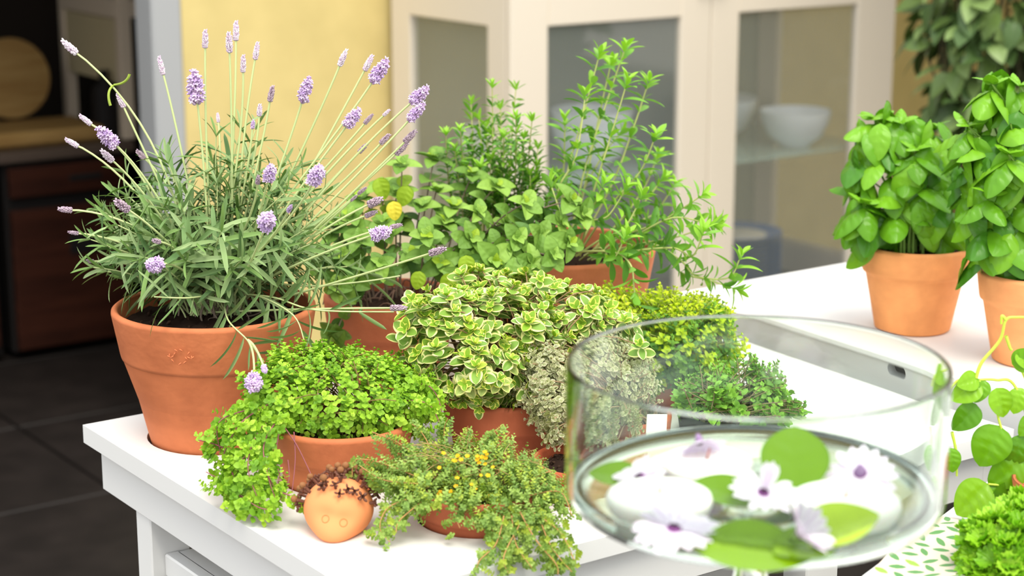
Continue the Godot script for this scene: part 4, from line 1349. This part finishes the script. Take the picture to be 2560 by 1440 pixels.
func build_shrub() -> void:
	var at := on_level(2510, 980, 0.0)
	var p := away(2480, 120, 4.3)
	at = Vector3(p.x, 0, p.z)
	var o := thing("shrub", "dark leafy shrub in the background above the right basil, at the top right", "shrub", at)
	var s := Shape.new()
	s.lathe([Vector2(0.004, 0), Vector2(0.13, 0), Vector2(0.17, 0.28), Vector2(0.185, 0.285), Vector2(0.185, 0.33), Vector2(0.17, 0.33), Vector2(0.16, 0.3), Vector2(0.004, 0.29)], 48)
	part("pot", s.mesh(), mat(rgb(70, 66, 62), 0.7), o)
	var tones := [rgb(92, 116, 58), rgb(74, 100, 52), rgb(116, 140, 80)]
	var meshes := [leaf(0.075, 0.05, 0.42, 0.12, 0.35, 8, 3, 0.05), leaf(0.068, 0.045, 0.45, 0.25, 0.5, 8, 3, 0.05)]
	var list := []
	var blobs := [[at + Vector3(0, 1.12, 0), Vector3(0.17, 0.3, 0.2), 3.0], [at + Vector3(0.2, 1.0, 0.0), Vector3(0.18, 0.3, 0.2), 2.0], [at + Vector3(0.0, 0.85, 0.05), Vector3(0.12, 0.16, 0.15), 1.0], [at + Vector3(0.1, 1.4, 0), Vector3(0.25, 0.2, 0.2), 1.0]]
	for q in mound(blobs, 760, 0.2, 0.5, -0.6):
		var flat := Vector3(q[1].x, r2(-0.9, 0.0), q[1].z) + jitter(0.5)
		list.append([Transform3D(frame(flat, q[1] + Vector3.UP * 0.5, r2(0.7, 1.15)), q[0]), rng.randi() % 2, rng.randi() % 3])
	stems_to(o, mound(blobs, 60, 0.2, 0.6), at + Vector3(0, 0.29, 0), 0.05, mat(rgb(92, 86, 60), 0.7), 1, 0.003, 0.2)
	scatter(o, "leaf", list, meshes, tones, 300, 0.4, 0.4)


# ---- right foreground

func build_front_right() -> void:
	# the printed cloth
	var im := Image.create(512, 512, false, Image.FORMAT_RGB8)
	im.fill(rgb(205, 193, 178))
	var g := RandomNumberGenerator.new()
	g.seed = 77
	for row in 19:
		for k in 13:
			var cx := 14 + k * 40 + (row % 2) * 20 + g.randi_range(-4, 4)
			var cy := 12 + row * 27
			var kind := g.randf()
			var ink := rgb(92, 140, 84) if kind < 0.7 else rgb(140, 170, 76) if kind < 0.88 else rgb(226, 176, 90)
			var tilt := g.randf_range(-0.5, 0.5) + (0.5 if row % 2 else -0.5)
			var a := 17.0 if kind < 0.88 else 9.0
			var b := 7.0
			for y in range(-18, 19):
				for x in range(-18, 19):
					var p := Vector2(x, y).rotated(tilt)
					if pow(absf(p.x) / a, 1.5) + pow(absf(p.y) / b, 1.5) < 1.0 and cx + x >= 0 and cx + x < 512 and cy + y >= 0 and cy + y < 512:
						im.set_pixel(cx + x, cy + y, ink)
	var print_of := mat(Color.WHITE, 0.9, 0.2)
	print_of.albedo_texture = ImageTexture.create_from_image(im)
	print_of.rim_enabled = true
	print_of.rim = 0.2
	var rows := []
	var c0 := on_level(2352, 1300, TOP + 0.001)
	var along := Vector3(-0.82, 0, -0.1).normalized()
	var down := Vector3(0.56, 0, 0.83).normalized()
	for layer in 2:
		for r in 41:
			var row := PackedVector3Array()
			for k in 41:
				var u := k / 40.0
				var w := r / 40.0
				if layer == 1:
					w = 1.0 - w
				var p := c0 + Vector3(0.84, 0, 0.55).normalized() * (u * 0.26) + Vector3(-0.56, 0, 0.83).normalized() * (w * 0.34 - 0.004)
				p.y = TOP + 0.0012 + 0.0035 * (1.0 + sin(u * 14.0 + w * 5.0)) * (0.4 + 0.6 * sin(w * 11.0) * sin(w * 11.0)) + (0.0016 if layer == 0 else 0.0)
				row.append(p)
			rows.append(row)
	var s := Shape.new()
	s.grid(rows, false)
	for k in s.uv.size():
		var r := k / 41
		s.uv[k] = Vector2((k % 41) / 40.0, (r if r < 41 else 81 - r) / 40.0)
	var cloth := part("cloth", s.mesh(), print_of, self)
	tag(cloth, "cream cloth printed with small green leaves, lying on the front table", "cloth")
	# trailing basil
	var tones := [rgb(104, 158, 22), rgb(128, 178, 30), rgb(84, 138, 22)]
	var e := Color(0.9, 0.92, 0.86)
	var rib := Color(1.2, 1.2, 1.0)
	var meshes := [leaf(0.044, 0.039, 0.42, 0.1, 0.3, 16, 5, 0.07, e, Color.WHITE, rib, 0.85), leaf(0.04, 0.032, 0.42, 0.25, 0.35, 16, 5, 0.07, e, Color.WHITE, rib, 0.85), leaf(0.05, 0.043, 0.45, 0.1, 0.5, 16, 5, 0.08, e, Color.WHITE, rib, 0.85)]
	var z := 2.0
	var foot := on_level(2650, 1330, TOP)
	var o := thing("trailing_basil", "loose trailing basil with round glossy leaves in a clay bowl, right of the glass bowl", "potted herb", Vector3(foot.x, TOP, foot.z))
	var ps := Shape.new()
	ps.lathe([Vector2(0.003, 0), Vector2(0.036, 0), Vector2(0.05, 0.03), Vector2(0.055, 0.06), Vector2(0.051, 0.061), Vector2(0.046, 0.032), Vector2(0.03, 0.008), Vector2(0.003, 0.008)], 40)
	part("pot", ps.mesh(), clay(rgb(220, 130, 84), 41), o)
	var list := []
	# leaf bases px, py, tip px, py, size
	for l in [[2450, 955, 2385, 1000, 1.0, 1], [2460, 950, 2440, 1005, 0.9, 0], [2490, 970, 2515, 1045, 0.95, 1], [2440, 1010, 2390, 1080, 1.15, 2], [2500, 1065, 2455, 1160, 1.2, 0], [2555, 970, 2540, 1015, 0.8, 1], [2530, 910, 2590, 890, 0.9, 0], [2560, 1090, 2540, 1150, 1.0, 2], [2560, 1150, 2500, 1200, 1.0, 0], [2470, 1210, 2400, 1280, 1.1, 1], [2500, 1220, 2450, 1290, 1.0, 0], [2545, 880, 2575, 920, 0.8, 1], [2375, 1120, 2380, 1165, 0.7, 0], [2540, 1210, 2500, 1290, 0.9, 2], [2580, 1040, 2555, 1090, 0.9, 0], [2445, 945, 2405, 960, 0.8, 1]]:
		var a := away(l[0], l[1], z)
		var b := away(l[2], l[3], z - 0.012)
		var axis := b - a
		list.append([Transform3D(frame(axis, Vector3(r2(-0.3, 0.3), 0.35, 1.0), axis.length() / 0.044 * 1.05), a), rng.randi() % 3, l[5]])
	scatter(o, "leaf", list, meshes, tones, 300, 0.28, 0.6)
	var st := Shape.new()
	for q in [[[2640, 1310], [2600, 1150], [2540, 970], [2490, 950], [2440, 950]], [[2640, 1300], [2580, 1000], [2540, 900]], [[2640, 1310], [2560, 1200], [2500, 1060], [2490, 980]], [[2440, 945], [2455, 905], [2500, 850], [2515, 800], [2545, 793], [2600, 795]], [[2450, 955], [2400, 950], [2375, 975]], [[2380, 1080], [2390, 1130], [2392, 1190]], [[2640, 1320], [2560, 1230], [2470, 1210]], [[2500, 1240], [2490, 1225], [2530, 1228], [2570, 1235]], [[2500, 1240], [2515, 1270], [2560, 1290]], [[2515, 800], [2505, 790], [2503, 810]], [[2515, 840], [2525, 870], [2530, 875]]]:
		var pts := []
		for p in q:
			pts.append(away(p[0], p[1], z))
		st.tube(smooth_path(pts, 8), 0.0022, 0.0013, 6)
	var sp := part("stems", st.mesh(), mat(rgb(190, 214, 70), 0.4), o)
	sp.position = -o.position
	sp.set_meta("kind", "stuff")
	# curly parsley
	var f2 := on_level(2570, 1460, TOP)
	var y := thing("parsley", "curly light green parsley bunch on the front table, bottom right corner", "herb", f2)
	var frill := []
	for k in 3:
		var t := Shape.new()
		var gg := RandomNumberGenerator.new()
		gg.seed = 900 + k
		for j in 7:
			var ang := TAU * j / 7
			var fr := []
			for r in 5:
				var row := PackedVector3Array()
				for c in 9:
					var w := (c - 4) / 4.0
					var reach := r / 4.0
					row.append(Vector3(w * 0.008 * (0.3 + reach), reach * 0.012 + 0.0028 * sin(w * 9.0 + j) * reach + gg.randf_range(-0.001, 0.001), reach * 0.013).rotated(Vector3.UP, ang))
				fr.append(row)
			t.grid(fr)
		frill.append(t.mesh())
	var pl := []
	for q in mound([[away(2520, 1400, 1.86), Vector3(0.04, 0.045, 0.05), 1.0], [away(2580, 1370, 1.88), Vector3(0.045, 0.05, 0.05), 1.0]], 190, 0.6, 0.75):
		q[0].y = maxf(q[0].y, TOP + 0.012)
		pl.append([Transform3D(Basis(frame(q[1], jitter(1.0), r2(0.8, 1.2))) * Basis(Vector3.RIGHT, PI / 2), q[0]), rng.randi() % 3, rng.randi() % 3])
	stems_to(y, mound([[away(2540, 1390, 1.87), Vector3(0.04, 0.04, 0.05), 1.0]], 40), f2, 0.015, mat(rgb(150, 190, 70), 0.5), 1, 0.001)
	scatter(y, "frilled_leaf", pl, frill, [rgb(150, 204, 40), rgb(170, 216, 60), rgb(128, 186, 40)], 300, 0.4, 0.8)


func build_bowl() -> void:
	var axis := away(1893, 920, 1.539)
	axis.y = TOP
	var glass := mat(Color(0.97, 1.0, 0.98, 0.0), 0.0, 0.5)
	glass.refraction_enabled = true
	glass.refraction_scale = 0.05
	glass.transparency = BaseMaterial3D.TRANSPARENCY_ALPHA
	var tray := Shape.new()
	tray.lathe([Vector2(0.003, 0.0), Vector2(0.176, 0.0), Vector2(0.186, 0.004), Vector2(0.188, 0.009), Vector2(0.185, 0.011), Vector2(0.176, 0.006), Vector2(0.003, 0.0055)], 72)
	var under := part("tray", tray.mesh(), mat(rgb(232, 232, 230), 0.4), self)
	under.position = axis
	tag(under, "round white tray under the foot of the big glass bowl", "tray")
	axis.y += 0.0056
	var o := thing("glass_bowl", "big footed clear glass bowl with straight walls in the right foreground", "bowl", axis)
	var s := Shape.new()
	var prof := [Vector2(0.002, 0.0), Vector2(0.044, 0.0), Vector2(0.047, 0.002), Vector2(0.047, 0.005), Vector2(0.03, 0.011), Vector2(0.012, 0.022), Vector2(0.009, 0.05), Vector2(0.011, 0.085), Vector2(0.017, 0.11), Vector2(0.014, 0.125), Vector2(0.02, 0.148), Vector2(0.026, 0.157), Vector2(0.022, 0.171), Vector2(0.04, 0.1785), Vector2(0.08, 0.181)]
	for k in 9:
		var a := PI / 2 * k / 8
		prof.append(Vector2(0.137 + 0.023 * sin(a), 0.204 - 0.0215 * cos(a)))
	prof.append_array([Vector2(0.16, 0.25), Vector2(0.16, 0.309), Vector2(0.1596, 0.311), Vector2(0.1583, 0.312), Vector2(0.157, 0.311), Vector2(0.1565, 0.309), Vector2(0.1565, 0.25)])
	for k in 9:
		var a := PI / 2 * (8 - k) / 8
		prof.append(Vector2(0.137 + 0.0195 * sin(a), 0.204 - 0.018 * cos(a)))
	prof.append_array([Vector2(0.08, 0.1847), Vector2(0.002, 0.1837)])
	s.lathe(prof, 128)
	part("glass_body", s.mesh(), glass, o)
	var wet := mat(Color(0.96, 1.0, 0.98, 0.0), 0.0, 0.5)
	wet.refraction_enabled = true
	wet.refraction_scale = 0.033
	wet.transparency = BaseMaterial3D.TRANSPARENCY_ALPHA
	var w := Shape.new()
	var pool := [Vector2(0.002, 0.1845), Vector2(0.08, 0.1855), Vector2(0.13, 0.1867)]
	for k in 8:
		var a := PI / 2 * k / 8
		pool.append(Vector2(0.137 + 0.0187 * sin(a), 0.204 - 0.0172 * cos(a)))
	pool.append_array([Vector2(0.1557, 0.205), Vector2(0.1545, 0.2042), Vector2(0.145, 0.203), Vector2(0.05, 0.203), Vector2(0.002, 0.203)])
	w.lathe(pool, 96)
	var water := part("water", w.mesh(), wet, self)
	water.position = axis
	tag(water, "shallow clear water in the footed glass bowl under the candles and flowers", "water")
	var level := axis.y + 0.203
	# candles
	var wax := mat(rgb(250, 248, 242), 0.45, 0.4)
	wax.subsurf_scatter_enabled = true
	wax.subsurf_scatter_strength = 0.3
	var cs := Shape.new()
	cs.lathe([Vector2(0.002, -0.012), Vector2(0.02, -0.012), Vector2(0.032, -0.004), Vector2(0.038, 0.004), Vector2(0.04, 0.01), Vector2(0.0385, 0.0145), Vector2(0.034, 0.0165), Vector2(0.015, 0.0165), Vector2(0.002, 0.016)], 48)
	var cm := cs.mesh()
	var wk := Shape.new()
	wk.tube([Vector3(0, 0.015, 0), Vector3(0.0005, 0.02, 0), Vector3(0.002, 0.025, 0)], 0.001, 0.0008, 6)
	var wm := wk.mesh()
	var wick := mat(rgb(190, 110, 90), 0.8)
	for c in [[1650, 1268, 1.08, "round white floating candle at the bowl's left front, behind the front daisy"], [1765, 1180, 1.0, "round white floating candle at the back of the bowl, topped by a fallen daisy"], [2112, 1280, 1.12, "round white floating candle at the bowl's right, beside the light green leaf"]]:
		var p := on_level(c[0], c[1], level + 0.004)
		p.y = level
		var k := thing("floating_candle", c[3], "candle", p, 0.0, "white candles floating in the bowl")
		k.scale = Vector3.ONE * c[2]
		part("wax_body", cm, wax, k)
		part("wick", wm, wick, k)
	# green leaves on the water
	var e := Color(0.9, 0.92, 0.85)
	var big := leaf(0.075, 0.05, 0.5, 0.15, 0.12, 16, 5, 0.03, e, Color.WHITE, Color(1.3, 1.3, 1.1))
	for l in [[1612, 1205, -0.085, -0.03, 0.25, 0.66, 0, "bright green leaf afloat at the bowl's left rim"], [1985, 1250, 0.01, -0.08, 0.9, 1.12, 0, "largest green leaf, standing up out of the water behind the middle daisy"], [1735, 1372, 0.1, 0.01, 0.1, 1.2, 1, "long green leaf under water along the bowl's front, right of the front daisy"], [1990, 1362, 0.09, -0.025, 0.6, 0.95, 2, "pale green leaf propped against the right candle"], [1890, 1262, -0.05, -0.02, 0.3, 0.75, 0, "small dark green leaf under the middle daisy"], [1935, 1385, 0.06, -0.03, 0.1, 0.8, 1, "green leaf at the bowl's front edge, below the half-closed daisy"]]:
		var p := on_level(l[0], l[1], level + 0.003)
		var m: Color = [rgb(102, 140, 10), rgb(116, 154, 16), rgb(166, 194, 48)][l[6]]
		var k := part("floating_leaf", big, leaf_mat(m, 0.25, 0.5), self)
		k.transform = Transform3D(frame(Vector3(l[2], l[4] * 0.06, l[3]), Vector3(0, 1, 0.35), l[5]), p)
		tag(k, l[7], "leaf", "green leaves in the glass bowl")
	# daisies
	var petal := leaf(0.031, 0.0105, 0.62, 0.12, 0.08, 7, 2, 0.0, Color.WHITE, Color(0.97, 0.94, 0.98), Color(0.8, 0.66, 0.86), 0.7)
	var white := mat(rgb(248, 244, 250), 0.6, 0.3)
	white.vertex_color_use_as_albedo = true
	white.backlight_enabled = true
	white.backlight = Color(0.7, 0.66, 0.72)
	var violet := mat(rgb(158, 128, 170), 0.6, 0.3)
	var eye := mat(rgb(132, 74, 136), 0.7, 0.3)
	var yolk := mat(rgb(70, 46, 70), 0.8, 0.2)
	var fd := Shape.new()
	fd.lathe([Vector2(0.0045, -0.001), Vector2(0.0062, 0.0006), Vector2(0.0055, 0.002), Vector2(0.003, 0.003), Vector2(0.0005, 0.0034)], 20)
	var fm := fd.mesh()
	var hub := Shape.new()
	for k in 24:
		var a := TAU * k * 0.382
		hub.blob(Vector3(cos(a), 0, sin(a)) * (0.0042 * sqrt(k / 24.0)) + Vector3(0, 0.002, 0), Vector3(0, 1, 0), 0.0022, 0.0008, 5)
	var hm := hub.mesh()
	var cup := Shape.new()
	cup.lathe([Vector2(0.0008, -0.012), Vector2(0.0022, -0.0115), Vector2(0.005, -0.006), Vector2(0.006, 0.0), Vector2(0.004, 0.0)], 16)
	var um := cup.mesh()
	for d in [[1686, 1322, 0.012, Vector3(0.0, 0.9, 0.2), 1.0, 0.04, "daisy facing the viewer at the bowl's front, its purple eye showing", false], [1908, 1232, 0.016, Vector3(0.15, 0.85, 0.3), 0.83, 0.2, "white daisy in the middle of the bowl with two petals raised", false], [1600, 1195, 0.012, Vector3(-0.45, 0.75, 0.1), 0.9, 0.15, "tilted white daisy at the left over the green leaf", false], [1745, 1105, 0.028, Vector3(0.1, -0.35, 0.3), 0.7, 0.5, "small daisy turned over on the rear candle, purple underside up", true], [2150, 1180, 0.02, Vector3(0.1, -0.5, -0.35), 0.95, 0.35, "upturned daisy at the right rear showing its purple back", true], [1998, 1335, 0.016, Vector3(0.55, 0.55, 0.3), 0.8, 0.75, "half-closed daisy with raised petals at the bowl's front, between two green leaves", false]]:
		var p := on_level(d[0], d[1], level + d[2])
		var t := thing("daisy", d[6], "flower", p, 0.0, "white daisies floating in the bowl")
		var up: Vector3 = d[3].normalized()
		var bz := frame(up.cross(Vector3(0.9, 0.1, 0.4)), up)
		var turn: Basis = Basis(bz.x, bz.y, bz.z) * d[4]
		for k in 17:
			var a := TAU * k / 17 + r2(-0.05, 0.05)
			var rise: float = d[5] + r2(-0.1, 0.1)
			if d[0] == 1908 and (k % 17) in [3, 4, 5]:
				rise = 1.2
			var q := part("petal", petal, white, t)
			q.transform = Transform3D(turn * frame(Vector3(cos(a) * cos(rise), sin(rise), sin(a) * cos(rise)), Vector3(-cos(a) * sin(rise), cos(rise), -sin(a) * sin(rise)), r2(0.92, 1.06)), turn * Vector3(cos(a) * 0.004, 0, sin(a) * 0.004))
		var c := part("flower_eye", fm, eye, t)
		c.transform = Transform3D(turn, Vector3.ZERO)
		var h := part("florets", hm, yolk, c)
		var u := part("calyx", um, violet if d[7] else mat(rgb(120, 150, 80), 0.6), t)
		u.transform = Transform3D(turn * (0.85 if d[7] else 1.0), Vector3.ZERO)
